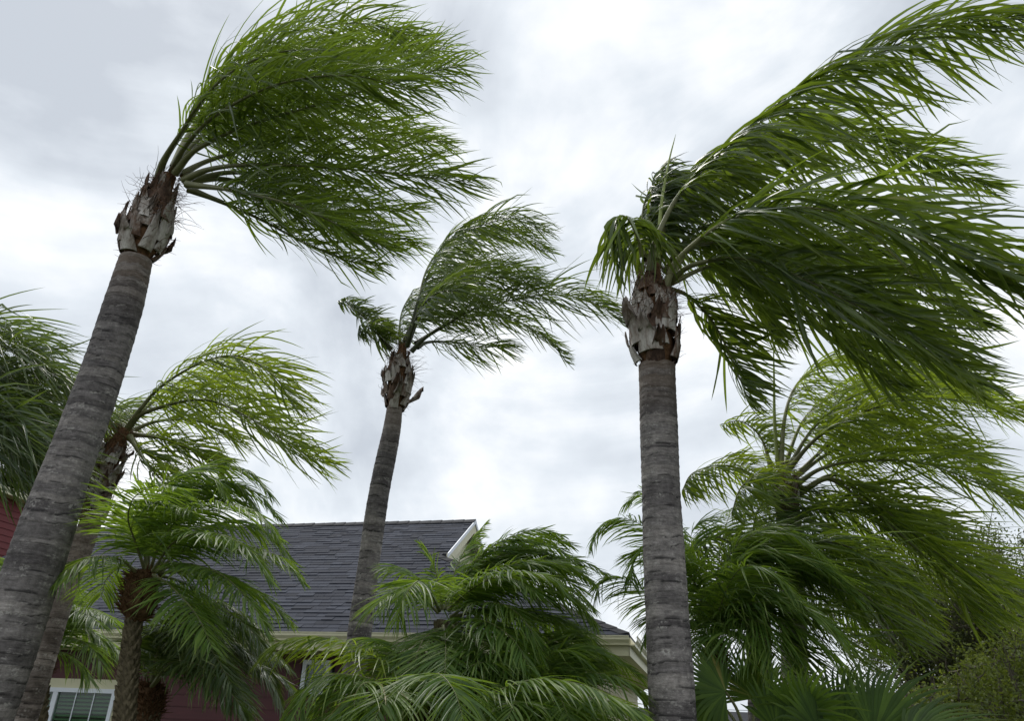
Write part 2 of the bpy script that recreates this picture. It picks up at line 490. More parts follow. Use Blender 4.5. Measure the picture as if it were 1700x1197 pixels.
# hip slope and back slope shingles, coarser
mhs = MB(); tn = []
hipn = nrm(np.cross(hipf[3] - hipf[0], hipf[1] - hipf[0])); hipn = hipn if hipn[2] > 0 else -hipn
for r in range(rows):
    k = r * expo / SL / vh
    if k >= 1: break
    k2 = min(1, k + 1.3 * expo / SL / vh)
    a0 = hipf[0] + (hipf[1] - hipf[0]) * k; b0 = hipf[3] + (hipf[2] - hipf[3]) * k
    a1 = hipf[0] + (hipf[1] - hipf[0]) * k2; b1 = hipf[3] + (hipf[2] - hipf[3]) * k2
    s = 0.0; Ln = np.linalg.norm(b0 - a0)
    while s < Ln:
        w = random.choice([0.18, 0.26, 0.34]); f0, f1 = s / Ln, min(1, (s + w - 0.005) / Ln)
        P = [a0 + (b0 - a0) * f0, a0 + (b0 - a0) * f1, a1 + (b1 - a1) * f1, a1 + (b1 - a1) * f0]
        mhs.hexa([p + hipn * 0.003 for p in P] + [P[0] + hipn * 0.02, P[1] + hipn * 0.02, P[2] + hipn * 0.006, P[3] + hipn * 0.006]); tn += [random.random()] * 8
        s += w
mesh_obj('shingles', np.array(mhs.v), mhs.f, SHINGLE, roof_o, HL, False, {'rnd': tn}, 'stuff')
# ridge and hip caps
uu = UG - 0.05
while uu < UL:
    m = MB(); h = 0.014 * random.uniform(0.7, 1.3)
    a, b = uu, uu + 0.30
    m.slab([H(a, VR - 0.14, ZR - 0.14 * SLOPE + 0.03), H(b, VR - 0.14, ZR - 0.14 * SLOPE + 0.02), H(b, VR, ZR + 0.03), H(a, VR, ZR + 0.042)], (0, 0, h))
    m.slab([H(a, VR, ZR + 0.042), H(b, VR, ZR + 0.03), H(b, VR + 0.14, ZR - 0.14 * SLOPE + 0.02), H(a, VR + 0.14, ZR - 0.14 * SLOPE + 0.03)], (0, 0, h))
    m.build('ridge_cap', RIDGE, roof_o, HL)
    uu += 0.27
for k in range(int(np.linalg.norm(hipf[1] - hipf[0]) / 0.25)):
    L_ = np.linalg.norm(hipf[1] - hipf[0]); d = (hipf[1] - hipf[0]) / L_
    p = hipf[0] + d * (k * 0.25); q = p + d * 0.28
    m = MB()
    m.slab([p - UD * -0.0 + VD * 0.0 + np.array([0, 0, .045]), q + np.array([0, 0, .033]), q + UD * 0.14 - np.array([0, 0, 0.0]) + np.array([0, 0, .015]), p + UD * 0.14 + np.array([0, 0, .024])], (0, 0, 0.012))
    m.slab([p + np.array([0, 0, .045]), p + VD * 0.14 + np.array([0, 0, .024]), q + VD * 0.14 + np.array([0, 0, .015]), q + np.array([0, 0, .033])], (0, 0, 0.012))
    m.build('hip_cap', RIDGE, roof_o, HL)

# gablet: wall, rake boards
m = MB()
m.slab([H(UG + 0.2, vh, rz(vh) - .1), H(UG + 0.2, VB - vh, rz(vh) - .1), H(UG + 0.2, VR, ZR - 0.07)], UD * 0.05)
m.build('gable_wall', CREAM, house, HL)
m = MB()
for sgn in (-1, 1):
    v0 = VR + sgn * 0.0; v1 = VR + sgn * (VR - vh)
    zz = lambda v: ZE + SLOPE * (VR - abs(v - VR))
    a, b = H(UG - 0.03, v0, zz(v0) - 0.01), H(UG - 0.03, v1, zz(v1) - 0.01)
    m.slab([a, b, b - np.array([0, 0, 0.26]), a - np.array([0, 0, 0.26])], UD * 0.028)
m.build('rake_board', CREAM, house, HL)
m = MB()
for sgn in (-1, 1):
    v0 = VR; v1 = VR + sgn * (VR - vh + 0.03)
    a, b = H(UG - 0.055, v0, zz(v0) + 0.03), H(UG - 0.055, v1, zz(v1) + 0.03)
    m.slab([a, b, b - np.array([0, 0, 0.085]), a - np.array([0, 0, 0.085])], UD * 0.023)
m.build('drip_edge', WHITE, house, HL)
m = MB()
a, b = (UG - 0.0, VR), (UG, vg)
m.slab([H(UG, VR, ZR - 0.10), H(UG, vh, rz(vh) - 0.10), H(UG + 0.21, vh, rz(vh) - 0.10), H(UG + 0.21, VR, ZR - 0.10)], (0, 0, 0.015))
m.slab([H(UG, VR, ZR - 0.10), H(UG, VB - vh, rz(vh) - 0.10), H(UG + 0.21, VB - vh, rz(vh) - 0.10), H(UG + 0.21, VR, ZR - 0.10)], (0, 0, 0.015))
m.build('rake_soffit', CREAM, house, HL)

# fascia, gutter, soffit: front and right side
def eave_run(P0, P1, outd, nm_end):
    """fascia, gutter and soffit along the line P0-P1; outd points away from the house"""
    z = np.array([0, 0, 1.0])
    mf = MB(); mf.slab([P0 - z * 0.07, P1 - z * 0.07, P1 - z * 0.27, P0 - z * 0.27], -outd * 0.025); mf.build('fascia', CREAM, house, HL)
    g = MB()
    prof = [(0.002, -0.02), (0.002, -0.13), (0.075, -0.13), (0.082, -0.10), (0.115, -0.055), (0.115, -0.015), (0.125, -0.015), (0.125, -0.0), (0.105, 0.0), (0.105, -0.05), (0.07, -0.115), (0.012, -0.115), (0.012, -0.02)]
    n = len(prof)
    e0 = P0 - (P1 - P0) / np.linalg.norm(P1 - P0) * 0.0
    for Q in (P0, P1):
        for (o, h) in prof: g.v.append(tuple(Q + outd * o + z * h))
    for i in range(n):
        j = (i + 1) % n
        g.f.append([i, j, n + j, n + i])
    g.f.append(list(range(n))[::-1]); g.f.append(list(range(n, 2 * n)))
    g.build('gutter', GUTTER, house, HL)
eave_run(H(0.0, 0, ZE), H(UL, 0, ZE), -VD, True)
eave_run(H(0, 0.0, ZE), H(0, VB, ZE), -UD, True)
m = MB()
m.poly([H(0.03, 0.03, ZE - 0.25), H(UL, 0.03, ZE - 0.25), H(UL, OV, ZE - 0.25), H(OV, OV, ZE - 0.25)])
m.poly([H(0.03, 0.03, ZE - 0.25), H(OV, OV, ZE - 0.25), H(OV, VB - OV, ZE - 0.25), H(0.03, VB, ZE - 0.25)])
m.build('soffit', CREAM, house, HL)
for o_, nm in ((0.42, 'soffit_trim'),):
    m = MB()
    m.slab([H(OV - 0.08, OV - 0.08, ZE - 0.256), H(UL, OV - 0.08, ZE - 0.256), H(UL, OV - 0.01, ZE - 0.256), H(OV - 0.01, OV - 0.01, ZE - 0.256)], (0, 0, -0.03))
    m.slab([H(OV - 0.08, OV - 0.08, ZE - 0.256), H(OV - 0.01, OV - 0.01, ZE - 0.256), H(OV - 0.01, VB - OV, ZE - 0.256), H(OV - 0.08, VB - OV, ZE - 0.256)], (0, 0, -0.03))
    m.build(nm, CREAM, house, HL)

# front wall with lap siding boards and windows
ZS = ZE - 0.25
wu0, wz1 = hit_v(192, 1145, OV); wu1 = hit_v(-60, 1145, OV)[0]; wum = hit_v(86, 1165, OV)[0]
w2u0 = hit_v(548, 1100, OV)[0]; w2u1, w2z1 = hit_v(503, 1096, OV); w2z0 = hit_v(520, 1153, OV)[1]
print('WIN', wu0, wu1, wz1, w2u0, w2u1, w2z1, w2z0)
holes = [(wu0 - 0.12, wu1 + 0.12, 0.9, wz1 + 0.16), (w2u0 - 0.06, w2u1 + 0.06, w2z0 - 0.06, w2z1 + 0.06)]
wall = MB()
wall.box(H, (OV + 0.16, OV + 0.12, -0.05), (UL, OV + 0.115 + 0.1, ZS))
wall_o = wall.build('wall', DARK, house, HL)
def boards(u0, u1, z0, z1, mat, holes, lap=0.19, frame=None, parent=wall_o):
    fr = frame or (lambda u, d, z: H(u, OV + d, z))
    z = z0
    while z < z1 - 0.01:
        zt = min(z + lap, z1)
        spans = [(u0, u1)]
        for (a, b, c, d) in holes:
            if d > z + 0.02 and c < zt - 0.02:
                ns = []
                for (p, q) in spans:
                    if a > p: ns.append((p, min(q, a)))
                    if b < q: ns.append((max(p, b), q))
                spans = [s_ for s_ in ns if s_[1] - s_[0] > 0.02]
        for (p, q) in spans:
            m = MB()
            m.hexa([fr(p, 0.0 + 0.088, z + 0.002), fr(q, 0.088, z + 0.002), fr(q, 0.115, z + 0.002), fr(p, 0.115, z + 0.002),
                    fr(p, 0.103, zt + 0.012), fr(q, 0.103, zt + 0.012), fr(q, 0.115, zt + 0.012), fr(p, 0.115, zt + 0.012)])
            m.build('board', mat, parent, HL)
        z = zt
boards(OV + 0.2, UL, 0.05, ZS, MAROON, holes)
# right side wall: cream boards
sw = MB(); sw.box(H, (OV + 0.12, OV + 0.12, -0.05), (OV + 0.16, VB - OV, ZS)); sw_o = sw.build('wall', DARK, house, HL)
boards(OV + 0.2, VB - OV, 0.05, ZS, CREAM_WALL, [], 0.13, lambda u, d, z: H(OV + d, u, z), sw_o)
m = MB(); m.box(H, (OV + 0.06, OV + 0.06, -0.05), (OV + 0.21, OV + 0.21, ZS - 0.002)); m.build('corner_board', CREAM, house, HL)
m = MB(); m.box(H, (OV + 0.21, OV + 0.055, ZS - 0.16), (UL, OV + 0.087, ZS - 0.002)); m.build('frieze_board', MAROON, house, HL)

def window(u0, u1, z0, z1, mull, casing, cols, blinds):
    w = MB(); c = casing
    # white frame ring
    def bar(mm, a, b): mm.box(H, a, b)
    f = MB()
    bar(f, (u0, OV + 0.02, z0), (u0 + 0.07, OV + 0.11, z1)); bar(f, (u1 - 0.07, OV + 0.02, z0), (u1, OV + 0.11, z1))
    bar(f, (u0 + 0.07, OV + 0.021, z1 - 0.07), (u1 - 0.07, OV + 0.11, z1)); bar(f, (u0 + 0.07, OV + 0.021, z0), (u1 - 0.07, OV + 0.11, z0 + 0.07))
    wo = f.build('window', WHITE, house, HL)
    if c:
        k = MB()
        bar(k, (u0 - c, OV + 0.04, z1), (u1 + c, OV + 0.1, z1 + c + 0.03)); k.build('casing', CREAM, wo, HL)
        for (a, b) in ((u0 - c, u0), (u1, u1 + c)):
            k = MB(); bar(k, (a, OV + 0.041, z0 - c), (b, OV + 0.1, z1 - 0.002)); k.build('casing', CREAM, wo, HL)
    edges = [u0 + 0.07] + [x for x in mull] + [u1 - 0.07]
    for x in mull:
        k = MB(); bar(k, (x - 0.05, OV + 0.03, z0 + 0.07), (x + 0.05, OV + 0.11, z1 - 0.07)); k.build('mullion', WHITE, wo, HL)
    for i in range(len(edges) - 1):
        a, b = edges[i] + (0.05 if i else 0), edges[i + 1] - (0.05 if i < len(edges) - 2 else 0)
        k = MB(); bar(k, (a, OV + 0.062, z0 + 0.07), (b, OV + 0.066, z1 - 0.07)); k.build('pane', GLASS, wo, HL)
        for j in range(1, cols):
            x = a + (b - a) * j / cols
            k = MB(); bar(k, (x - 0.010, OV + 0.052, z0 + 0.07), (x + 0.010, OV + 0.060, z1 - 0.07)); k.build('muntin', WHITE, wo, HL)
        if blinds:
            z = z0 + 0.08
            while z < z1 - 0.1:
                k = MB()
                k.hexa([H(a + .005, OV + 0.075, z), H(b - .005, OV + 0.075, z), H(b - .005, OV + 0.110, z + 0.028), H(a + .005, OV + 0.110, z + 0.028),
                        H(a + .005, OV + 0.075, z + 0.004), H(b - .005, OV + 0.075, z + 0.004), H(b - .005, OV + 0.110, z + 0.032), H(a + .005, OV + 0.110, z + 0.032)])
                k.build('blind_slat', SLAT, wo, HL); z += 0.062
window(wu0, wu1, 0.9, wz1, [wum, wum + 0.93], 0.12, 3, True)
window(w2u0, w2u1, w2z0, w2z1, [], 0.0, 1, True)

# red upper storey at the far left, rising behind the ridge
def upper():
    d = ray(44, 888)
    k = (VR + 1.0 - (CAM - HO) @ VD) / (d @ VD); P = CAM + d * k
    u2 = (P - HO) @ UD
    b = thing('upper_storey', 'red lap sided upper storey wall rising beyond the left roof ridge', 'house wall', H(u2 + 2, VR + 0.6, ZR - 1.2))
    OL = np.array(b.location)
    z0, z1 = ZR - 1.2, ZR + 0.95
    m = MB(); m.box(H, (u2 + 0.03, VR - 0.6, z0), (u2 + 4.5, VR + 1.0, z1)); core = m.build('wall', DARK, b, OL)
    z = z0
    while z < z1 - 0.05:
        m = MB()
        m.hexa([H(u2 - 0.005, VR - 0.6, z), H(u2 + 0.03, VR - 0.6, z), H(u2 + 0.03, VR + 0.93, z), H(u2 - 0.005, VR + 0.93, z),
                H(u2 + 0.016, VR - 0.6, z + 0.175), H(u2 + 0.03, VR - 0.6, z + 0.175), H(u2 + 0.03, VR + 0.93, z + 0.175), H(u2 + 0.016, VR + 0.93, z + 0.175)])
        m.build('board', RED, core, OL)
        m = MB()
        m.hexa([H(u2 + .0, VR - 0.635, z), H(u2 + 4.5, VR - 0.635, z), H(u2 + 4.5, VR - 0.6, z), H(u2, VR - 0.6, z),
                H(u2, VR - 0.614, z + 0.175), H(u2 + 4.5, VR - 0.614, z + 0.175), H(u2 + 4.5, VR - 0.6, z + 0.175), H(u2, VR - 0.6, z + 0.175)])
        m.build('board', RED, core, OL)
        z += 0.17
    m = MB(); m.box(H, (u2 - 0.02, VR + 0.93, z0), (u2 + 0.03, VR + 1.03, z1)); m.build('corner_board', CREAM, b, OL)
    m = MB(); m.slab([H(u2 - 0.35, VR - 0.95, z1), H(u2 + 4.8, VR - 0.95, z1), H(u2 + 4.8, VR + 1.3, z1), H(u2 - 0.35, VR + 1.3, z1)], (0, 0, 0.18)); m.build('eave', CREAM, b, OL)
    m = MB(); m.slab([H(u2 - 0.4, VR - 1.0, z1 + .182), H(u2 + 4.8, VR - 1.0, z1 + .182), H(u2 + 4.8, VR + 0.2, z1 + .9), H(u2 - 0.4, VR + 0.2, z1 + .9)], (0, 0, 0.05))
    m.slab([H(u2 - 0.4, VR + 0.2, z1 + .9), H(u2 + 4.8, VR + 0.2, z1 + .9), H(u2 + 4.8, VR + 1.4, z1 + .182), H(u2 - 0.4, VR + 1.4, z1 + .182)], (0, 0, 0.05)); m.build('roof', RIDGE, b, OL)
    m = MB(); m.box(H, (u2 - 0.02, VR - 0.66, ZR - 0.35), (u2 + 3, VR - 0.636, ZR - 0.22)); m.build('flashing', WHITE, b, OL)
upper()

# ---------------------------------------------------------------- palms
def trunk_curve(spec, Y, z_to_ground=True, n=260):
    """spec: (px, py, width px); returns centre line from the ground up, and radii"""
    P = [at(px, py, Y) for px, py, w in spec]
    r = [0.5 * w * zc(p) / F_PX * 0.98 for p, (px, py, w) in zip(P, spec)]
    if z_to_ground:
        d = P[0] - P[1]
        k = (P[0][2] + 0.05) / -d[2]
        P = [P[0] + d * k] + P
        r = [r[0] + (r[0] - r[1]) * min(k, 3) * 0.6] + r
    C, Ln = catmull(np.hstack([np.array(P), np.array(r)[:, None]]), n)
    return C[:, :3], C[:, 3]

def ringed_trunk(C, r, mat, parent, base, spacing=0.075, rough=1.0, sides=48, fresh_from=0.88):
    s = np.concatenate([[0], np.cumsum(np.linalg.norm(np.diff(C, axis=0), axis=1))])
    n = int(s[-1] / 0.011)
    u = np.linspace(0, s[-1], n)
    Cd = np.stack([np.interp(u, s, C[:, k]) for k in range(3)], 1); rd = np.interp(u, s, r)
    bounds = [0.0]
    while bounds[-1] < s[-1]: bounds.append(bounds[-1] + spacing * random.uniform(0.4, 2.1) * (1.15 - 0.4 * bounds[-1] / s[-1]))
    bounds = np.array(bounds); tones = rng.random(len(bounds)); lips = rng.uniform(0.2, 1.0, len(bounds))
    th = np.linspace(0, 2 * math.pi, sides, endpoint=False)
    wob = sum(rng.uniform(0.3, 1) * np.sin(k * th + rng.uniform(0, 6.28)) for k in (1, 2, 3)) * 0.004
    wob2 = sum(rng.uniform(0.3, 1) * np.sin(k * th + rng.uniform(0, 6.28)) for k in (2, 4, 7)) * 0.007
    wob3 = sum(rng.uniform(0.3, 1) * np.sin(k * th + rng.uniform(0, 6.28)) for k in (1, 3, 5)) * 0.008
    U = u[:, None] + wob[None] + wob2[None] * np.sin(u * 5.0)[:, None] + wob3[None] * np.sin(u * 8.7 + 2)[:, None]
    idx = np.clip(np.searchsorted(bounds, U, 'right') - 1, 0, len(bounds) - 2)
    ph = (U - bounds[idx]) / (bounds[idx + 1] - bounds[idx])
    ph = np.clip(ph, 0, 1)
    lump = 1 + 0.024 * np.sin(2 * th[None] + u[:, None] * 1.3) + 0.016 * np.sin(3 * th[None] - u[:, None] * 2.1) + 0.022 * np.sin(u[:, None] * 2.9 + 1) + 0.012 * np.sin(u[:, None] * 7.3)
    R = rd[:, None] * lump + (0.0055 * lips[idx] * (1 - ph) ** 1.5 - 0.005 * lips[idx] * np.exp(-ph * 16)) * rough
    R += rng.normal(0, 0.0006, R.shape) * rough
    T, A, B = frames(Cd)
    V = Cd[:, None] + R[..., None] * (A[:, None] * np.cos(th)[None, :, None] + B[:, None] * np.sin(th)[None, :, None])
    i = np.arange(n - 1)[:, None] * sides; j = np.arange(sides)[None]; j2 = (j + 1) % sides
    Fq = np.stack([i + j, i + j2, i + sides + j2, i + sides + j], -1).reshape(-1, 4)
    fr = np.clip((u / s[-1] - fresh_from) / (1 - fresh_from + 1e-6), 0, 1)[:, None] * np.ones(sides)[None]
    fr = fr * rng.uniform(0.3, 1, len(bounds))[idx]
    return mesh_obj('trunk', V.reshape(-1, 3), Fq, mat, parent, base, True, {'tone': tones[idx].ravel(), 'ring': ph.ravel(), 'fresh': fr.ravel()})

def boots(C, r, parent, base, n, length=(0.26, 0.52), flare=0.16, out_bits=2, width=0.10):
    """broken leaf bases overlapping round the swollen top of the stem"""
    core = tube(C, np.asarray(r) * 0.74, 24, lambda R, th: R * (1 + 0.05 * np.sin(5 * th)[None]))
    mesh_obj('stem_top', core[0], core[1], FIBRE, parent, base)
    T, A, B = frames(C); N = len(C)
    for k in range(n):
        f = (k / n) ** 0.95 * 0.72
        i0 = f * (N - 1)
        phi = k * 2.399 + random.uniform(-0.3, 0.3)
        Ln = random.uniform(*length) * (1.0 - 0.62 * f)
        w = width * random.uniform(0.75, 1.3)
        outk = flare * random.uniform(0.1, 1.0) * (2.2 if k < out_bits or random.random() < 0.08 else 1.0)
        ns, nw = 9, 6
        step = np.linalg.norm(np.diff(C, axis=0), axis=1).mean()
        jag = rng.uniform(0.62, 1.0, nw); jag[0] *= 0.8; jag[-1] *= 0.8
        V = []; al = []; skew = random.uniform(-.5, .5); roff = random.uniform(-0.008, 0.016)
        for layer in (0, 1):
            for a in range(ns):
                q = a / (ns - 1)
                for b in range(nw):
                    h = q * Ln * (jag[b] if q > 0.6 else 1)
                    ii = min(N - 1, i0 + h / step); il = int(ii); fr_ = ii - il; il2 = min(N - 1, il + 1)
                    c = C[il] * (1 - fr_) + C[il2] * fr_
                    over = max(0.0, i0 + h / step - (N - 1)) * step
                    c = c + T[-1] * over
                    rr = np.interp(ii, np.arange(N), r) * (0.76 + 0.14 * (1 - f)) + roff + outk * (q ** 2.2) * Ln + 0.012 - layer * 0.014 * (1 - 0.6 * q)
                    wid = w * (1.35 - 1.0 * q ** 1.1) 
                    ang = phi + skew * q + (b / (nw - 1) - 0.5) * wid / max(np.interp(ii, np.arange(N), r), 0.05)
                    cur = 0.010 * math.cos((b / (nw - 1) - 0.5) * math.pi) 
                    d = A[il] * math.cos(ang) + B[il] * math.sin(ang)
                    V.append(c + d * (rr + cur + random.uniform(-.004, .004))); al.append(q * random.uniform(0.6, 1))
        Fq = []
        m_ = ns * nw
        for a in range(ns - 1):
            for b in range(nw - 1):
                p = a * nw + b
                Fq.append([p, p + 1, p + nw + 1, p + nw]); Fq.append([m_ + p, m_ + p + nw, m_ + p + nw + 1, m_ + p + 1])
        for a in range(ns - 1):
            for b in (0, nw - 1):
                p = a * nw + b; q_ = p + nw
                Fq.append([p, q_, m_ + q_, m_ + p])
        for b in range(nw - 1):
            p = (ns - 1) * nw + b; Fq.append([p, p + 1, m_ + p + 1, m_ + p])
        mesh_obj('leaf_base', np.array(V), Fq, BOOT, parent, base, True, {'along': al})

def fibres(C, r, parent, base, n=140, ln=(0.08, 0.3), wind=(0.6, 0, -0.2)):
    T, A, B = frames(C); N = len(C); parts = []
    w = np.array(wind)
    for k in range(n):
        i = random.randint(0, N - 1); a = random.uniform(0, 6.283)
        d = A[i] * math.cos(a) + B[i] * math.sin(a)
        p = C[i] + d * r[i] * 0.92; v = nrm(d * random.uniform(.1, .7) + T[i] * random.uniform(-.3, 1) + np.cross(T[i], d) * random.uniform(-.9, .9))
        L_ = random.uniform(*ln); pts = [p]
        for _ in range(5):
            v = nrm(v + w * 0.22 + rng.normal(0, .2, 3)); pts.append(pts[-1] + v * L_ / 5)
        parts.append(tube(np.array(pts), np.linspace(0.0028, 0.0008, 6), 3))
    V, Fq = merge(parts)
    mesh_obj('fibre', V, Fq, FIBRE, parent, base, False, kind='stuff')

STY = {
    'queen': dict(spacing=0.0185, Lm=0.80, W=0.0190, fwd=0.6, k=0.27, jit=0.20, plume=0.6, bare=0.165, seg=7, grav=0.16, lift=0.25, r0=0.026),
    'pygmy': dict(spacing=0.0132, Lm=0.37, W=0.0145, fwd=0.62, k=0.075, jit=0.04, plume=0.09, bare=0.10, seg=5, grav=0.19, lift=-0.12, r0=0.011),
}

def make_leaflets(C, style, wind, lscale=1.0, wscale=1.0, roll=0.0, dens=1.0):
    S = STY[style]; wv0 = np.asarray(wind, float)
    Ln = np.linalg.norm(np.diff(C, axis=0), axis=1).sum()
    T = nrm(np.gradient(C, axis=0))
    n = max(8, int(Ln * (1 - S['bare']) / S['spacing'] * dens))
    sN = len(C)
    t = np.repeat(np.linspace(S['bare'], 0.995, n), 2) + rng.normal(0, 0.004, 2 * n)
    t = np.clip(t, S['bare'] * 0.8, 0.998)
    side = np.tile([1.0, -1.0], n)
    keep = rng.random(2 * n) > (0.05 if style == 'queen' else 0.03)
    t, side = t[keep], side[keep]; m = len(t)
    x = t * (sN - 1); P = np.stack([np.interp(x, np.arange(sN), C[:, k]) for k in range(3)], 1)
    Tt = nrm(np.stack([np.interp(x, np.arange(sN), T[:, k]) for k in range(3)], 1))
    up = np.array([0.0, 0, 1])
    Nn = up - Tt * (Tt @ up)[:, None]
    Nn = nrm(np.where(np.linalg.norm(Nn, axis=1, keepdims=True) < 0.15, np.array([[-0.6, -0.6, 0.2]]), Nn))
    Sd = np.cross(Tt, Nn)
    Nr = Nn * math.cos(roll) + Sd * math.sin(roll); Sd = Sd * math.cos(roll) - Nn * math.sin(roll); Nn = Nr
    pl = rng.normal(0, S['plume'], m) + S['lift']
    s_ = (t - S['bare']) / (1 - S['bare'])
    fw_ = S['fwd'] * (0.7 + 1.1 * s_ ** 2)
    d = nrm(Tt * fw_[:, None] + Sd * (side * np.cos(pl))[:, None] + Nn * np.sin(pl)[:, None] + rng.normal(0, S['jit'], (m, 3)))
    if style == 'queen': d = nrm(d + np.asarray(wind) * (0.30 + 0.75 * np.clip(-(d @ nrm(wv0)), 0, 1))[:, None])
    prof = np.interp(s_, [0, 0.08, 0.25, 0.55, 0.8, 1.0], [0.55, 0.8, 1.0, 0.98, 0.72, 0.38])
    Lk = S['Lm'] * lscale * prof * rng.uniform(0.82, 1.12, m)
    Wk = S['W'] * wscale * (0.65 + 0.35 * prof) * rng.uniform(0.55, 1.3, m)
    wv = np.asarray(wind, float)
    wl_ = nrm(wv + rng.normal(0, 0.34 if style == 'queen' else 0.14, (m, 3))) * np.linalg.norm(wv)
    kk = S['k'] * rng.uniform(0.55, 1.5, m) * (1 + 1.0 * np.clip(-(d @ nrm(wv0)), 0, 1) * (style == 'queen'))
    wd = nrm(np.cross(d, nrm(np.cross(d, Tt) + rng.normal(0, 0.35, (m, 3)))))
    seg = S['seg']; q = np.linspace(0, 1, seg + 1)
    wid = np.interp(q, [0, 0.12, 0.45, 0.8, 1.0], [0.45, 0.9, 1.0, 0.62, 0.03])
    V = np.zeros((m, seg + 1, 3, 3)); p = P.copy()
    curl = rng.normal(0, 0.05, (m, 3))
    kink = np.where(rng.random(m) < (0.16 if style == 'queen' else 0.04), rng.integers(1, seg, m), 99)
    for a in range(seg + 1):
        hit = (kink == a)[:, None]
        d = np.where(hit, nrm(d * 0.25 + wl_ + np.array([0, 0, -0.35]) + rng.normal(0, .2, (m, 3))), d)
        wd = nrm(wd - d * (wd * d).sum(1, keepdims=True))
        nn = np.cross(d, wd)
        hw = (Wk * wid[a] * 0.5)[:, None]
        V[:, a, 0] = p - wd * hw; V[:, a, 1] = p - nn * hw * 0.42; V[:, a, 2] = p + wd * hw
        p = p + d * (Lk / seg)[:, None]
        d = nrm(d + (wl_ - d * 0.25) * kk[:, None] + np.array([0, 0, -S['grav']]) * 0.5 + curl)
        tw = rng.normal(0, 0.17 if style == 'queen' else 0.08, m)[:, None]
        wd = wd * np.cos(tw) + nn * np.sin(tw)
    fr_tone = rng.random()
    rnd = rng.random(m)
    attrs = dict(rnd=np.repeat(rnd, (seg + 1) * 3), tone=np.full(m * (seg + 1) * 3, fr_tone), along=np.tile(np.repeat(q, 3), m))
    a = np.arange(seg)[:, None] * 3; b = np.arange(2)[None]
    Ft = np.stack([a + b, a + b + 1, a + b + 4, a + b + 3], -1).reshape(-1, 4)
    return V, Ft, attrs, Wk * Lk

def make_frond(pts, Y, parent, base, style, mat, rmat, wind, split=False, r0=None, **kw):
    P = [at(px, py, Y + dd) for px, py, dd in pts]
    C, Ln = catmull(P, 60)
    S = STY[style]
    r = np.interp(np.linspace(0, 1, 60), [0, 0.1, 0.3, 1], [1.3, 0.85, 0.5, 0.09]) * (r0 or S['r0'])
    V, Fq = tube(C, r, 7)
    fo = mesh_obj('frond', V, Fq, rmat, parent, base)
    LV, Ft, attrs, area = make_leaflets(C, style, wind, **kw)
    m, per = len(LV), LV.shape[1] * 3
    return fo, LV, Ft, attrs, [(zc(LV[i, 3, 1]), i) for i in range(m)] if split else None, mat

def finish_fronds(made, base, limit=300):
    """joins the leaflets of each frond; the LIMIT largest (nearest, in the frame) of the palm become objects of their own"""
    cand = []
    for k, (fo, LV, Ft, attrs, dist, mat) in enumerate(made):
        if dist is None: continue
        for z, i in dist:
            px, py, _ = proj(LV[i, 3, 1])
            L_ = np.linalg.norm(LV[i, -1, 1] - LV[i, 0, 1])
            if 0 < px < 1700 and 0 < py < 1197: cand.append((L_ / z, k, i))
    cand.sort(reverse=True)
    pick = {}
    for _, k, i in cand[:limit]: pick.setdefault(k, set()).add(i)
    for k, (fo, LV, Ft, attrs, dist, mat) in enumerate(made):
        per = LV.shape[1] * 3
        sel = pick.get(k, set())
        rest = np.array([i for i in range(len(LV)) if i not in sel], int)
        at_ = {n: np.asarray(a).reshape(len(LV), per) for n, a in attrs.items()}
        if len(rest):
            V = LV[rest].reshape(-1, 3)
            Fq = (Ft[None] + (np.arange(len(rest)) * per)[:, None, None]).reshape(-1, 4)
            mesh_obj('leaflets', V, Fq, mat, fo, base, True, {n: a[rest].ravel() for n, a in at_.items()}, 'stuff')
        for i in sel:
            mesh_obj('leaflet', LV[i].reshape(-1, 3), Ft, mat, fo, base, True, {n: a[i] for n, a in at_.items()})

def more_fronds(fronds, n, jit=30):
    out = list(fronds)
    for _ in range(n):
        f = random.choice(fronds); kw = {}
        if isinstance(f, tuple) and isinstance(f[1], dict): f, kw = f[0], dict(f[1])
        dx, dy, dz = random.gauss(0, jit), random.gauss(0, jit), random.choice([-1, 1]) * random.uniform(.15, .5)
        m = len(f) - 1; sc = random.uniform(0.72, 0.98)
        x0, y0, z0 = f[0]
        out.append(([(x0 + (x - x0) * (1 - (1 - sc) * (i / m)) + dx * (i / m) ** 1.0, y0 + (y - y0) * (1 - (1 - sc) * (i / m)) + dy * (i / m), z + dz * min(1, 1.6 * i / m)) for i, (x, y, z) in enumerate(f)], kw))
    return out

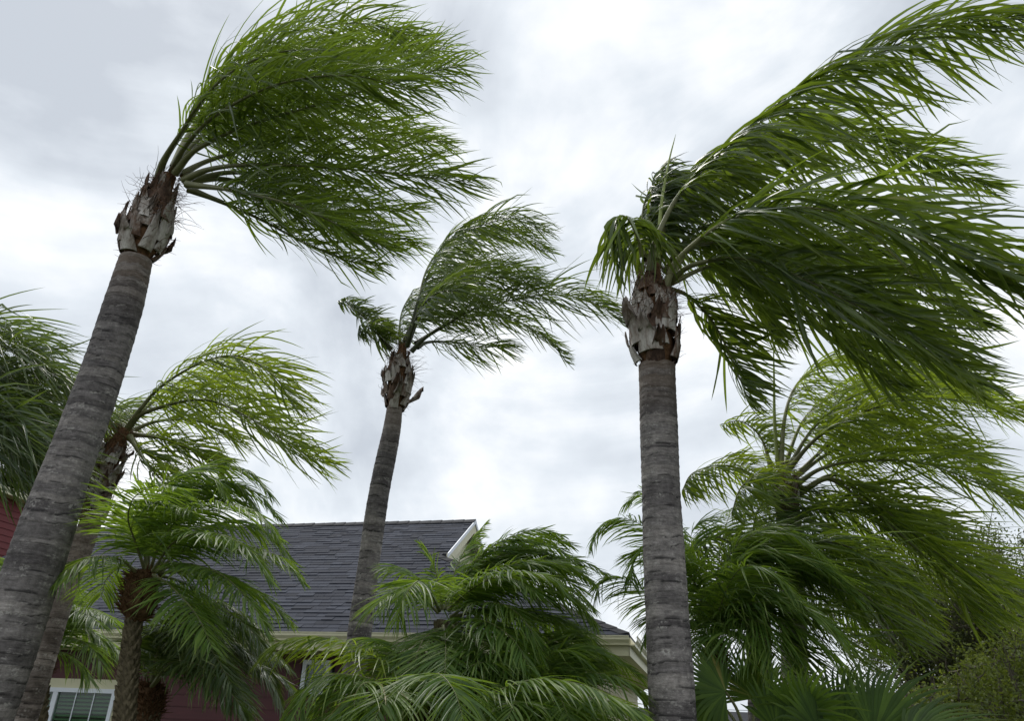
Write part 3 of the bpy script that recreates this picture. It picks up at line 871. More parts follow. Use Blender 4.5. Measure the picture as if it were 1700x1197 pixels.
def queen_palm(label, Y, trunk, bulb, fronds, wind, mat, rmat=RACHIS, bark=BARK, nboots=22, split=False, spear=None, boot_kw=None, spacing=0.052, lscale=1.0, wscale=1.0, fresh_from=0.88, dens=1.0, limit=300, fib=140, extra=2):
    C, r = trunk_curve(trunk, Y)
    base = C[0].copy(); base[2] = 0
    t = thing('palm_tree', label, 'palm tree', base, 'wind blown palms in front of the house')
    ringed_trunk(C, r, bark, t, base, spacing, fresh_from=fresh_from)
    if bulb:
        Cb, rb = trunk_curve(bulb, Y, False, 40)
        boots(Cb, rb, t, base, nboots, **(boot_kw or {}))
        if fib: fibres(Cb[18:], rb[18:], t, base, fib); fibres(Cb, rb * 1.05, t, base, fib, (0.05, 0.14))
    made = []
    for f in more_fronds(fronds, extra):
        kw = dict(f[1]) if len(f) == 2 and isinstance(f[1], dict) else {}
        pts = f[0] if len(f) == 2 and isinstance(f[1], dict) else f
        kw.setdefault('lscale', 1.0); kw['lscale'] *= lscale; kw.setdefault('wscale', wscale); kw.setdefault('dens', dens)
        w = kw.pop('wind', wind); mm = kw.pop('mat', mat); rm = kw.pop('rmat', rmat)
        made.append(make_frond(pts, Y, t, base, 'queen', mm, rm, w, split, **kw))
    finish_fronds(made, base, limit)
    for sp in ([spear] if spear else []):
        P, Ln = catmull([at(px, py, Y + dd) for px, py, dd in sp], 24)
        V, Fq = tube(P, np.interp(np.linspace(0, 1, 24), [0, .3, .9, 1], [0.024, 0.018, 0.007, 0.001]), 6)
        mesh_obj('spear_leaf', V, Fq, SPEAR, t, base)
    return t

# palm A: tall, left foreground
queen_palm('tall leaning palm at the left foreground, thick grey trunk crossing the maroon house corner', 5.0,
    [(51, 955, 87), (97, 820, 78), (163, 640, 68), (201, 520, 61), (225, 432, 52)],
    [(226, 428, 50), (236, 405, 74), (247, 378, 76), (258, 345, 58), (268, 318, 44), (280, 292, 34)],
    [
        [(262, 297, 0), (275, 262, -.05), (308, 212, -.15), (350, 150, -.25), (410, 92, -.3), (500, 50, -.3), (600, 38, -.2), (690, 60, -.1)],
        ([(288, 277, .05), (312, 225, .15), (370, 150, .3), (470, 98, .5), (600, 75, .6), (720, 95, .6)], dict(rmat=RACHIS_PALE)),
        ([(290, 289, -.05), (312, 260, -.15), (340, 240, -.25), (420, 205, -.4), (540, 170, -.5), (660, 132, -.5), (765, 108, -.5)], dict(wind=(0.5, 0.02, 0.0))),
        ([(289, 287, 0), (320, 240, .1), (400, 180, .2), (520, 130, .3), (640, 95, .3), (740, 80, .3)], dict(wind=(0.55, 0.02, 0.05))),
        [(285, 285, 0), (310, 240, -.2), (360, 190, -.5), (460, 140, -.8), (580, 125, -.9), (690, 150, -.9)],
        [(288, 285, .1), (320, 245, .3), (400, 215, .6), (520, 200, .9), (640, 215, 1.0), (740, 240, 1.0)],
        [(304, 300, -.05), (348, 281, -.15), (420, 273, -.3), (540, 277, -.4), (660, 289, -.4), (780, 302, -.35)],
        [(300, 290, .1), (350, 265, .2), (450, 240, .3), (580, 228, .4), (710, 240, .4)],
        ([(320, 299, .05), (380, 298, .2), (460, 320, .4), (560, 365, .6), (650, 400, .7), (690, 408, .7)], dict(lscale=0.8)),
        ([(312, 313, 0), (380, 340, .1), (440, 368, .2), (500, 400, .3), (570, 430, .3), (630, 442, .3)], dict(lscale=0.6)),
        ([(310, 306, -.1), (400, 318, -.3), (500, 345, -.5), (590, 388, -.5), (650, 415, -.4)], dict(lscale=0.7)),
    ], (1.0, 0.05, -0.12), LEAF['fresh'], split=True, nboots=44, extra=3, wscale=0.88, dens=1.08)

# palm C: middle, in front of the house
queen_palm('slender palm in the middle, its trunk crossing the grey shingle roof', 8.5,
    [(577, 1195, 40), (598, 1044, 39), (612, 940, 36), (629, 820, 34), (649, 720, 30), (655, 678, 27)],
    [(655, 682, 27), (659, 660, 42), (661, 635, 48), (663, 612, 42), (666, 590, 24), (670, 572, 16)],
    [
        [(669, 574, 0), (683, 539, 0), (695, 496, -.1), (718, 440, -.2), (742, 402, -.3), (806, 372, -.4), (860, 362, -.4), (905, 385, -.3)],
        ([(670, 570, .1), (690, 520, .2), (707, 451, .3), (735, 412, .5), (790, 385, .7), (850, 385, .8), (910, 420, .8)], dict(rmat=RACHIS_PALE)),
        [(683, 584, -.1), (707, 560, -.2), (742, 539, -.3), (785, 514, -.5), (841, 500, -.6), (911, 489, -.6), (981, 500, -.6), (1032, 535, -.6)],
        ([(693, 577, .1), (712, 568, .2), (753, 568, .4), (806, 576, .6), (852, 574, .7)], dict(lscale=0.75)),
        ([(648, 580, 0), (634, 560, -.1), (613, 545, -.2), (598, 540, -.2), (595, 552, -.2)], dict(lscale=0.5, wind=(1.0, 0.05, -0.35), dens=2.6)),
        ([(665, 580, .1), (663, 548, .2), (668, 515, .4), (684, 484, .6)], dict(lscale=0.7)),
        ([(690, 570, .2), (760, 530, .5), (840, 528, .8), (904, 560, .9), (940, 600, .9)], dict(lscale=0.6)),
        [(676, 575, .1), (700, 500, .4), (740, 460, .8), (810, 440, 1.1), (890, 450, 1.2)],
        [(676, 575, -.1), (705, 510, -.4), (750, 470, -.7), (820, 460, -.9), (890, 470, -.9)],
    ], (1.0, 0.05, -0.2), LEAF['cool'], nboots=36, rmat=RACHIS_DARK, spacing=0.06,
    boot_kw=dict(length=(0.26, 0.5), flare=0.2, out_bits=5, width=0.10))

# palm D: right foreground
queen_palm('upright palm in the right foreground with huge dark fronds streaming off to the right', 5.4,
    [(1117, 1195, 80), (1107, 1000, 71), (1097, 800, 64), (1091, 640, 60), (1090, 608, 58)],
    [(1090, 612, 58), (1088, 585, 78), (1085, 550, 80), (1084, 515, 82), (1083, 485, 66), (1083, 462, 44), (1086, 440, 28)],
    [
        [(1078, 451, -.1), (1088, 401, -.15), (1125, 326, -.2), (1176, 272, -.3), (1261, 203, -.5), (1361, 133, -.7), (1461, 88, -.8), (1562, 45, -.9), (1720, 25, -.9)],
        [(1095, 426, .1), (1110, 361, .2), (1160, 300, .3), (1261, 240, .5), (1386, 228, .7), (1511, 255, .8), (1640, 310, .9)],
        ([(1105, 476, -.1), (1125, 431, -.2), (1190, 376, -.5), (1260, 350, -.8), (1361, 346, -1.1), (1461, 371, -1.3), (1562, 411, -1.4), (1700, 470, -1.4)], dict(rmat=RACHIS_PALE)),
        [(1110, 470, .1), (1150, 410, .2), (1230, 405, .3), (1311, 430, .3), (1411, 490, .3), (1511, 560, .3), (1620, 640, .3)],
        ([(1092, 440, .2), (1106, 350, .3), (1140, 288, .4), (1200, 246, .5), (1262, 226, .6)], dict(lscale=0.8, dens=1.2, wind=(0.8, 0, -0.6))),
        ([(1068, 426, 0), (1057, 391, -.1), (1043, 364, -.2), (1030, 358, -.2), (1021, 374, -.2)], dict(lscale=0.72, dens=1.9, wind=(0.25, 0.1, -1.2), rmat=RACHIS_PALE)),
        ([(1072, 430, .2), (1066, 380, .3), (1072, 330, .3), (1095, 300, .3), (1120, 290, .3)], dict(lscale=0.7, dens=1.5, wind=(0.7, 0.1, -0.7))),
        ([(1110, 480, .3), (1140, 490, .5), (1180, 530, .7), (1212, 590, .8), (1240, 660, .8)], dict(lscale=0.7)),
        [(1112, 470, .2), (1200, 440, .5), (1300, 480, .8), (1400, 560, .9), (1480, 640, .9)],
        [(1105, 450, .3), (1160, 380, .5), (1260, 370, .8), (1380, 400, 1.0), (1500, 460, 1.1), (1620, 540, 1.1)],
        ([(1105, 476, 0), (1150, 440, -.2), (1240, 430, -.4), (1350, 470, -.7), (1460, 530, -.9), (1570, 600, -1.0)], dict(lscale=0.9)),
        ([(1085, 440, .1), (1080, 370, .2), (1085, 300, .2), (1100, 275, .2)], dict(lscale=0.6, dens=1.3, wind=(0.6, 0, -0.6))),
        ([(1105, 450, .4), (1130, 410, .7), (1180, 420, 1.0), (1240, 480, 1.2), (1290, 560, 1.2)], dict(lscale=0.8)),
    ], (1.0, -0.1, -0.42), LEAF['deep'], nboots=42, extra=0, dens=0.95, split=True, lscale=1.25, wscale=1.6,
    spear=[(1092, 430, 0), (1098, 340, 0), (1110, 270, 0), (1122, 222, 0)], boot_kw=dict(length=(0.26, 0.52), flare=0.13, out_bits=2, width=0.12))

# palm B: leaning, behind the big left trunk
queen_palm('leaning palm with a rough tan trunk just behind the thick left trunk', 7.0,
    [(38, 1195, 46), (98, 1000, 40), (131, 920, 36), (157, 850, 34), (178, 785, 32)],
    [(150, 868, 34), (160, 840, 38), (172, 800, 38), (184, 760, 42), (196, 735, 34), (208, 712, 20)],
    [
        [(209, 715, 0), (232, 681, -.1), (271, 639, -.2), (339, 600, -.3), (400, 592, -.4), (455, 625, -.4), (490, 680, -.4)],
        [(212, 712, 0), (243, 684, -.1), (339, 664, -.3), (424, 700, -.5), (490, 745, -.6), (535, 768, -.6)],
        ([(218, 721, .1), (266, 726, .2), (317, 746, .4), (360, 775, .5)], dict(lscale=0.7)),
        ([(215, 725, -.1), (240, 765, -.2), (270, 800, -.3), (290, 830, -.3)], dict(lscale=0.6)),
        ([(205, 715, .3), (195, 690, .5), (180, 690, .7), (170, 720, .8)], dict(lscale=0.7, dens=1.6)),
        [(212, 712, .2), (250, 670, .4), (320, 625, .7), (400, 640, .9), (450, 690, .9)],
        ([(212, 720, .2), (260, 700, .3), (330, 700, .5), (400, 735, .6)], dict(lscale=0.7)),
    ], (1.0, 0.05, -0.25), LEAF['lime'], rmat=RACHIS, bark=BARK_TAN, nboots=46, fresh_from=0.55,
    boot_kw=dict(length=(0.18, 0.36), flare=0.14, out_bits=4, width=0.09))

# palm E: trunk off the left edge
queen_palm('dark palm at the left edge, only its drooping fronds in view beside the thick trunk', 6.6,
    [(-330, 1195, 60), (-290, 1000, 56), (-230, 800, 50), (-200, 720, 46)],
    [(-205, 735, 46), (-198, 705, 60), (-190, 670, 52), (-184, 640, 30)],
    [
        [(-180, 640, 0), (-110, 570, -.1), (-20, 568, -.2), (60, 600, -.3), (130, 655, -.3)],
        [(-180, 650, 0), (-90, 610, .1), (20, 610, .3), (110, 650, .4), (190, 705, .5)],
        [(-180, 660, 0), (-80, 655, -.2), (10, 690, -.4), (70, 750, -.5), (100, 800, -.5)],
        [(-180, 650, .1), (-110, 620, .3), (-20, 650, .6), (60, 710, .7), (130, 790, .7)],
        [(-185, 650, 0), (-130, 560, 0), (-60, 530, 0), (10, 545, 0), (70, 590, 0)],
        [(-180, 665, .2), (-110, 680, .3), (-40, 720, .4), (10, 770, .4), (40, 820, .4)],
    ], (1.0, -0.05, -0.5), LEAF['cool'], rmat=RACHIS_DARK, nboots=10, extra=8, lscale=1.2)

# palm J: right background, pale green
queen_palm('bright green palm behind the right foreground trunk with a tall pale spear leaf', 7.4,
    [(1322, 1195, 44), (1316, 1000, 42), (1310, 880, 40), (1306, 830, 38)],
    [(1306, 850, 40), (1304, 822, 46), (1302, 800, 40), (1300, 780, 24)],
    [
        ([(1296, 780, 0), (1303, 693, 0), (1322, 640, .1), (1359, 608, .2), (1412, 592, .3), (1492, 597, .4), (1572, 629, .5), (1660, 690, .5)], dict(rmat=RACHIS_PALE)),
        [(1306, 783, -.1), (1359, 725, -.3), (1439, 682, -.5), (1545, 661, -.7), (1700, 682, -.8)],
        [(1316, 810, -.1), (1364, 778, -.3), (1439, 765, -.5), (1545, 773, -.7), (1700, 836, -.8)],
        [(1327, 820, 0), (1386, 789, 0), (1465, 826, -.1), (1545, 879, -.2), (1640, 953, -.2), (1690, 1010, -.2)],
        ([(1274, 815, 0), (1237, 783, -.2), (1194, 773, -.4), (1150, 786, -.5), (1132, 815, -.6)], dict(lscale=0.6, dens=1.6)),
        ([(1330, 858, .2), (1400, 890, .4), (1470, 945, .5), (1520, 1005, .5), (1550, 1050, .5)], dict(lscale=0.7)),
        ([(1280, 775, .1), (1262, 725, .2), (1230, 700, .3), (1195, 705, .4)], dict(lscale=0.6, dens=1.4)),
        [(1300, 780, .3), (1340, 690, .6), (1420, 640, .9), (1520, 630, 1.1), (1640, 650, 1.2)],
        [(1310, 800, .3), (1400, 740, .6), (1500, 730, .9), (1600, 770, 1.0), (1690, 840, 1.0)],
        ([(1310, 815, .3), (1350, 830, .5), (1420, 850, .8), (1500, 900, .9), (1570, 970, .9)], dict(lscale=0.8)),
        ([(1290, 800, -.3), (1260, 790, -.6), (1230, 810, -.8), (1215, 850, -.9)], dict(lscale=0.6, dens=1.5)),
    ], (1.0, -0.05, -0.3), LEAF['lime'], nboots=10, lscale=1.0, extra=4,
    spear=[(1292, 780, 0), (1286, 700, 0), (1285, 630, 0), (1284, 560, 0)])

# ---------------------------------------------------------------- pygmy date palms
def pygmy(label, Y, trunk, head, fronds, wind, mat=LEAF['pygmy'], lscale=1.0, rmat=RACHIS, cname='date_palm', extra=5):
    C, r = trunk_curve(trunk, Y, True, 80)
    base = C[0].copy(); base[2] = 0
    t = thing(cname, label, 'palm', base, 'small feathery palms along the house front')
    V, Fq = tube(C, r * 0.82, 14)
    mesh_obj('trunk', V, Fq, PTRUNK, t, base)
    # old leaf stubs in a spiral
    T, A, B = frames(C); s = np.concatenate([[0], np.cumsum(np.linalg.norm(np.diff(C, axis=0), axis=1))])
    parts = []; k = 0; h = 0.0
    while h < s[-1]:
        i = int(np.interp(h, s, np.arange(len(C)))); a = k * 2.399
        d = A[i] * math.cos(a) + B[i] * math.sin(a); sd_ = np.cross(T[i], d)
        p = C[i] + d * r[i] * 0.72
        q = p + d * r[i] * random.uniform(0.28, 0.45) + T[i] * 0.022
        pts = np.array([p - T[i] * 0.012, p + d * r[i] * .2, q])
        parts.append(tube(pts, np.array([0.017, 0.014, 0.004]), 4)); k += 1; h += 0.0042
    V, Fq = merge(parts); mesh_obj('stubs', V, Fq, PTRUNK, t, base, False, kind='stuff')
    if head:
        Cb, rb = trunk_curve(head, Y, False, 30)
        V, Fq = tube(Cb, rb * 0.9, 20, lambda R, th: R * (1 + 0.06 * np.sin(7 * th)[None] + rng.normal(0, .03, R.shape)))
        mesh_obj('fibre_head', V, Fq, HEADF, t, base)
        T, A, B = frames(Cb); parts = []
        for k in range(420):
            i = random.randint(1, len(Cb) - 2); a = random.uniform(0, 6.283)
            d = A[i] * math.cos(a) + B[i] * math.sin(a)
            p = Cb[i] + d * rb[i] * 0.85
            v = nrm(d * random.uniform(.3, 1) + T[i] * random.uniform(-.1, 1.1) + np.cross(T[i], d) * random.uniform(-.5, .5))
            L_ = random.uniform(.03, .09)
            parts.append(tube(np.array([p, p + v * L_ * .5, p + v * L_ + d * .005]), np.array([.006, .004, .001]), 3))
        V, Fq = merge(parts); mesh_obj('fibre', V, Fq, FIBRE, t, base, False, kind='stuff')
    made = []
    for f in more_fronds(fronds, extra, 26):
        kw = {}
        if isinstance(f, tuple): f, kw = f[0], dict(f[1])
        w = kw.pop('wind', wind); mm = kw.pop('mat', mat); kw['lscale'] = kw.get('lscale', 1) * lscale
        made.append(make_frond(f, Y, t, base, 'pygmy', mm, kw.pop('rmat', rmat), w, False, **kw))
    finish_fronds(made, base)
    return t

# F: left, round brown head on a knobby trunk
pygmy('small palm with a knobby brown trunk and round fibrous head left of the middle', 5.4,
    [(206, 1195, 35), (214, 1110, 31), (221, 1040, 27), (228, 1000, 26)],
    [(222, 1034, 24), (228, 1015, 54), (232, 992, 60), (233, 968, 50), (235, 948, 28)],
    [
        ([(226, 950, -.05), (200, 930, -.15), (160, 924, -.3), (120, 940, -.4), (92, 968, -.45)], dict(wind=(0.25, 0, -0.9))),
        ([(228, 948, 0), (205, 940, .1), (178, 960, .2), (168, 990, .25)], dict(wind=(0.4, 0, -0.7))),
        [(243, 950, 0), (243, 888, 0), (256, 837, .05), (294, 797, .1), (350, 772, .2), (410, 782, .2), (450, 820, .2)],
        [(248, 950, 0), (266, 905, -.1), (300, 859, -.2), (362, 837, -.3), (425, 850, -.4), (462, 890, -.4)],
        ([(240, 945, 0), (226, 905, -.1), (218, 878, -.2), (232, 850, -.3), (275, 838, -.4), (320, 850, -.5)], dict(wind=(0.9, 0, 0.0))),
        [(245, 948, .1), (255, 880, .2), (290, 830, .4), (350, 805, .5), (420, 815, .6), (465, 860, .6)],
        [(260, 950, -.05), (305, 936, -.2), (368, 955, -.4), (419, 1005, -.5), (445, 1050, -.5)],
        [(260, 947, 0), (317, 910, 0), (396, 905, -.1), (464, 925, -.2), (500, 960, -.2)],
        [(258, 948, .1), (310, 890, .2), (380, 868, .4), (450, 890, .5), (490, 940, .5)],
        [(262, 952, .1), (320, 950, .2), (390, 965, .4), (450, 1000, .5), (480, 1030, .5)],
        [(255, 955, -.1), (285, 975, -.3), (325, 1020, -.5), (352, 1075, -.6)],
        [(262, 955, .2), (310, 970, .3), (370, 1010, .4), (420, 1060, .4)],
        [(250, 946, 0), (275, 870, .3), (340, 820, .6), (410, 835, .7)],
        [(254, 948, -.1), (290, 900, -.3), (350, 885, -.5), (410, 910, -.6), (450, 960, -.6)],
    ], (0.85, 0.05, -0.3), lscale=1.0, extra=3)

# G: lower neighbour
pygmy('low palm with arching fronds crowded beneath the round headed small palm', 5.9,
    [(240, 1240, 42), (243, 1200, 42), (246, 1160, 38)],
    [(243, 1200, 40), (245, 1175, 48), (247, 1150, 40), (249, 1135, 24)],
    [
        [(250, 1140, 0), (262, 1080, 0), (295, 1030, -.1), (350, 1010, -.2), (410, 1040, -.3), (450, 1095, -.3)],
        [(250, 1140, 0), (270, 1060, -.1), (305, 1045, -.3), (350, 1080, -.5), (385, 1140, -.6)],
        [(250, 1140, .1), (275, 1085, .2), (330, 1055, .4), (400, 1075, .5), (450, 1130, .5), (475, 1190, .5)],
        [(250, 1140, .1), (265, 1050, .2), (310, 1000, .3), (380, 1005, .4), (440, 1050, .4)],
        [(252, 1140, -.1), (285, 1100, -.3), (340, 1110, -.5), (390, 1160, -.6), (410, 1200, -.6)],
        ([(246, 1140, 0), (238, 1090, 0), (255, 1050, 0), (290, 1040, 0)], dict(lscale=0.8)),
        [(252, 1145, .3), (300, 1090, .4), (380, 1090, .6), (460, 1120, .7), (500, 1165, .7)],
        [(252, 1145, .2), (290, 1060, .5), (360, 1035, .7), (430, 1060, .8), (480, 1110, .8)],
    ], (0.75, 0.0, -0.45), mat=LEAF['cool'])

# I: behind the left trunks
pygmy('small palm peeking out between the two left trunks below the gutter', 7.8,
    [(62, 1240, 26), (66, 1180, 25), (70, 1110, 24)],
    [(68, 1130, 24), (70, 1105, 36), (72, 1085, 30), (74, 1072, 16)],
    [
        [(76, 1080, 0), (95, 1030, -.1), (130, 1015, -.2), (165, 1035, -.3)],
        [(76, 1082, 0), (110, 1060, -.1), (150, 1075, -.2), (172, 1110, -.2)],
        [(76, 1082, 0), (105, 1085, .1), (135, 1105, .2), (150, 1130, .2)],
        [(74, 1080, .1), (85, 1020, .2), (110, 985, .3), (140, 985, .4)],
        [(70, 1080, 0), (50, 1010, 0), (25, 950, 0), (8, 935, 0)],
        [(70, 1080, .1), (50, 990, .2), (20, 935, .3), (-10, 930, .3)],
        [(74, 1082, .2), (110, 1040, .3), (150, 1045, .4), (178, 1075, .4)],
    ], (0.5, 0.0, -0.7), lscale=1.15)

# H: big clump in the middle right
pygmy('broad glossy feathery palm clump right of the slender middle trunk', 6.0,
    [(720, 1240, 40), (724, 1150, 40), (730, 1070, 34), (735, 1030, 26)],
    None,
    [
        ([(736, 1040, -.1), (739, 1052, -.4), (740, 1085, -.7), (738, 1128, -.9)], dict(wind=(0.1, -0.2, -0.7), lscale=1.1)),
        [(748, 1025, -.1), (785, 1003, -.3), (840, 1006, -.5), (880, 1044, -.6), (895, 1090, -.6)],
        ([(750, 1040, -.1), (790, 1056, -.4), (822, 1085, -.6), (842, 1130, -.7)], dict(wind=(0.35, -0.1, -0.6), lscale=1.1)),
        ([(742, 1012, 0), (766, 970, 0), (796, 930, 0), (826, 902, .1), (860, 896, .1)], dict(lscale=0.8)),
        [(744, 1010, .1), (784, 952, .2), (832, 924, .3), (892, 918, .4), (950, 944, .4)],
        [(750, 1014, 0), (815, 978, 0), (885, 978, 0), (950, 992, 0), (990, 1036, 0)],
        ([(728, 1012, 0), (705, 972, 0), (672, 946, 0), (640, 942, 0)], dict(wind=(0.3, 0, -0.6))),
        ([(728, 1018, -.1), (690, 985, -.2), (650, 985, -.3), (620, 1010, -.4)], dict(wind=(0.3, 0, -0.7))),
        [(740, 1010, .2), (785, 950, .4), (838, 915, .6), (900, 905, .8), (960, 930, .8)],
        [(745, 1015, .2), (800, 960, .4), (870, 950, .6), (940, 965, .8), (985, 1010, .8)],
        [(750, 1025, .1), (820, 1010, .2), (900, 1020, .4), (970, 1050, .5), (1005, 1090, .5)],
        [(745, 1012, -.1), (775, 985, -.3), (815, 962, -.5), (855, 962, -.6), (890, 985, -.7)],
        ([(730, 1015, -.2), (712, 980, -.4), (695, 965, -.5), (672, 990, -.6), (660, 1030, -.6)], dict(wind=(0.2, 0, -0.7))),
        [(752, 1035, .2), (830, 1040, .3), (910, 1065, .4), (970, 1100, .4)],
        [(748, 1030, -.2), (800, 1030, -.5), (850, 1060, -.7), (880, 1110, -.8)],
        ([(735, 1045, -.2), (705, 1060, -.5), (690, 1100, -.7), (690, 1150, -.8)], dict(wind=(0.1, -0.1, -0.7))),
        [(748, 1012, .3), (790, 960, .6), (835, 925, .8), (880, 915, .9)],
        ([(738, 1012, 0), (753, 955, .05), (775, 908, .1), (804, 872, .1)], dict(lscale=0.62, wind=(0.9, 0, 0.25))),
        ([(742, 1012, .1), (782, 950, .2), (838, 908, .3), (905, 893, .3), (950, 905, .3)], dict(lscale=0.8, wind=(0.9, 0, 0.15))),
        ([(744, 1014, -.1), (800, 962, -.2), (865, 935, -.3), (940, 940, -.3), (980, 965, -.3)], dict(lscale=0.85, wind=(0.9, 0, 0.1))),
        ([(734, 1012, -.1), (726, 960, -.2), (712, 920, -.2), (700, 905, -.2)], dict(lscale=0.55, wind=(0.6, 0, 0.0))),
        [(755, 1040, .3), (840, 1060, .5), (930, 1090, .6), (1010, 1110, .6)],
    ], (0.8, 0.05, -0.35), lscale=1.15, extra=9)

pygmy('low feathery palm at the bottom centre with a long frond arching left over the gutter', 5.6,
    [(690, 1300, 40), (692, 1250, 40), (695, 1200, 38)],
    [(693, 1215, 36), (695, 1190, 44), (697, 1172, 36), (698, 1160, 20)],
    [
        ([(690, 1160, 0), (655, 1118, -.1), (600, 1078, -.2), (540, 1060, -.3), (480, 1062, -.35), (446, 1078, -.4)], dict(wind=(0.15, 0, -0.8), lscale=1.2, mat=LEAF['lime'], rmat=RACHIS_PALE)),
        ([(690, 1168, -.1), (650, 1140, -.2), (600, 1124, -.3), (545, 1122, -.4), (505, 1148, -.45), (484, 1195, -.5)], dict(wind=(0.1, 0, -0.9), lscale=1.15, rmat=RACHIS_PALE)),
        ([(692, 1175, -.2), (640, 1165, -.4), (590, 1170, -.5), (545, 1190, -.6), (515, 1225, -.6)], dict(wind=(0.1, 0, -0.8), rmat=RACHIS_PALE)),
        [(702, 1170, 0), (760, 1130, -.1), (830, 1130, -.2), (890, 1160, -.3), (930, 1200, -.3)],
        [(705, 1170, -.2), (790, 1160, -.5), (880, 1130, -.7), (960, 1136, -.8), (1030, 1165, -.9), (1085, 1200, -.9)],
        [(702, 1168, .1), (770, 1110, .3), (860, 1090, .5), (960, 1080, .6), (1020, 1096, .7), (1062, 1120, .7)],
        ([(696, 1165, 0), (680, 1110, 0), (650, 1070, 0), (610, 1060, 0)], dict(wind=(0.2, 0, -0.7))),
        ([(700, 1165, -.2), (710, 1130, -.5), (730, 1120, -.8), (755, 1150, -1.0), (770, 1200, -1.1)], dict(wind=(0.2, -.1, -0.7))),
        [(702, 1165, .2), (750, 1120, .3), (820, 1110, .4), (880, 1130, .4)],
        ([(694, 1170, -.3), (670, 1150, -.6), (640, 1160, -.8), (620, 1200, -.9)], dict(wind=(0.1, -.1, -0.8))),
        [(705, 1172, 0), (800, 1170, 0), (900, 1180, .1), (1000, 1200, .1)],
    ], (0.6, 0.0, -0.5), lscale=1.2, extra=8)

pygmy('low feathery palm at the bottom between the glossy clump and the right foreground trunk', 5.8,
    [(900, 1330, 40), (902, 1290, 40), (905, 1250, 38)],
    [(903, 1260, 36), (905, 1240, 44), (906, 1222, 36), (907, 1210, 20)],
    [
        [(907, 1210, 0), (880, 1150, 0), (830, 1110, -.1), (780, 1110, -.2), (740, 1140, -.2)],
        [(907, 1210, 0), (930, 1150, -.1), (980, 1120, -.2), (1040, 1130, -.3), (1080, 1165, -.3)],
        [(907, 1210, -.1), (940, 1180, -.3), (990, 1165, -.5), (1050, 1185, -.6)],
        [(907, 1210, 0), (905, 1140, 0), (925, 1090, 0), (970, 1075, 0), (1015, 1090, 0)],
        [(907, 1210, .1), (890, 1140, .2), (870, 1090, .3), (880, 1060, .4), (920, 1050, .4)],
        ([(905, 1210, -.2), (870, 1170, -.4), (820, 1160, -.6), (780, 1190, -.7)], dict(wind=(0.1, 0, -0.8))),
        ([(907, 1210, -.2), (915, 1165, -.5), (930, 1160, -.8), (945, 1195, -1.0)], dict(wind=(0.2, -.1, -0.8))),
    ], (0.6, 0.0, -0.5), lscale=1.2, extra=8)

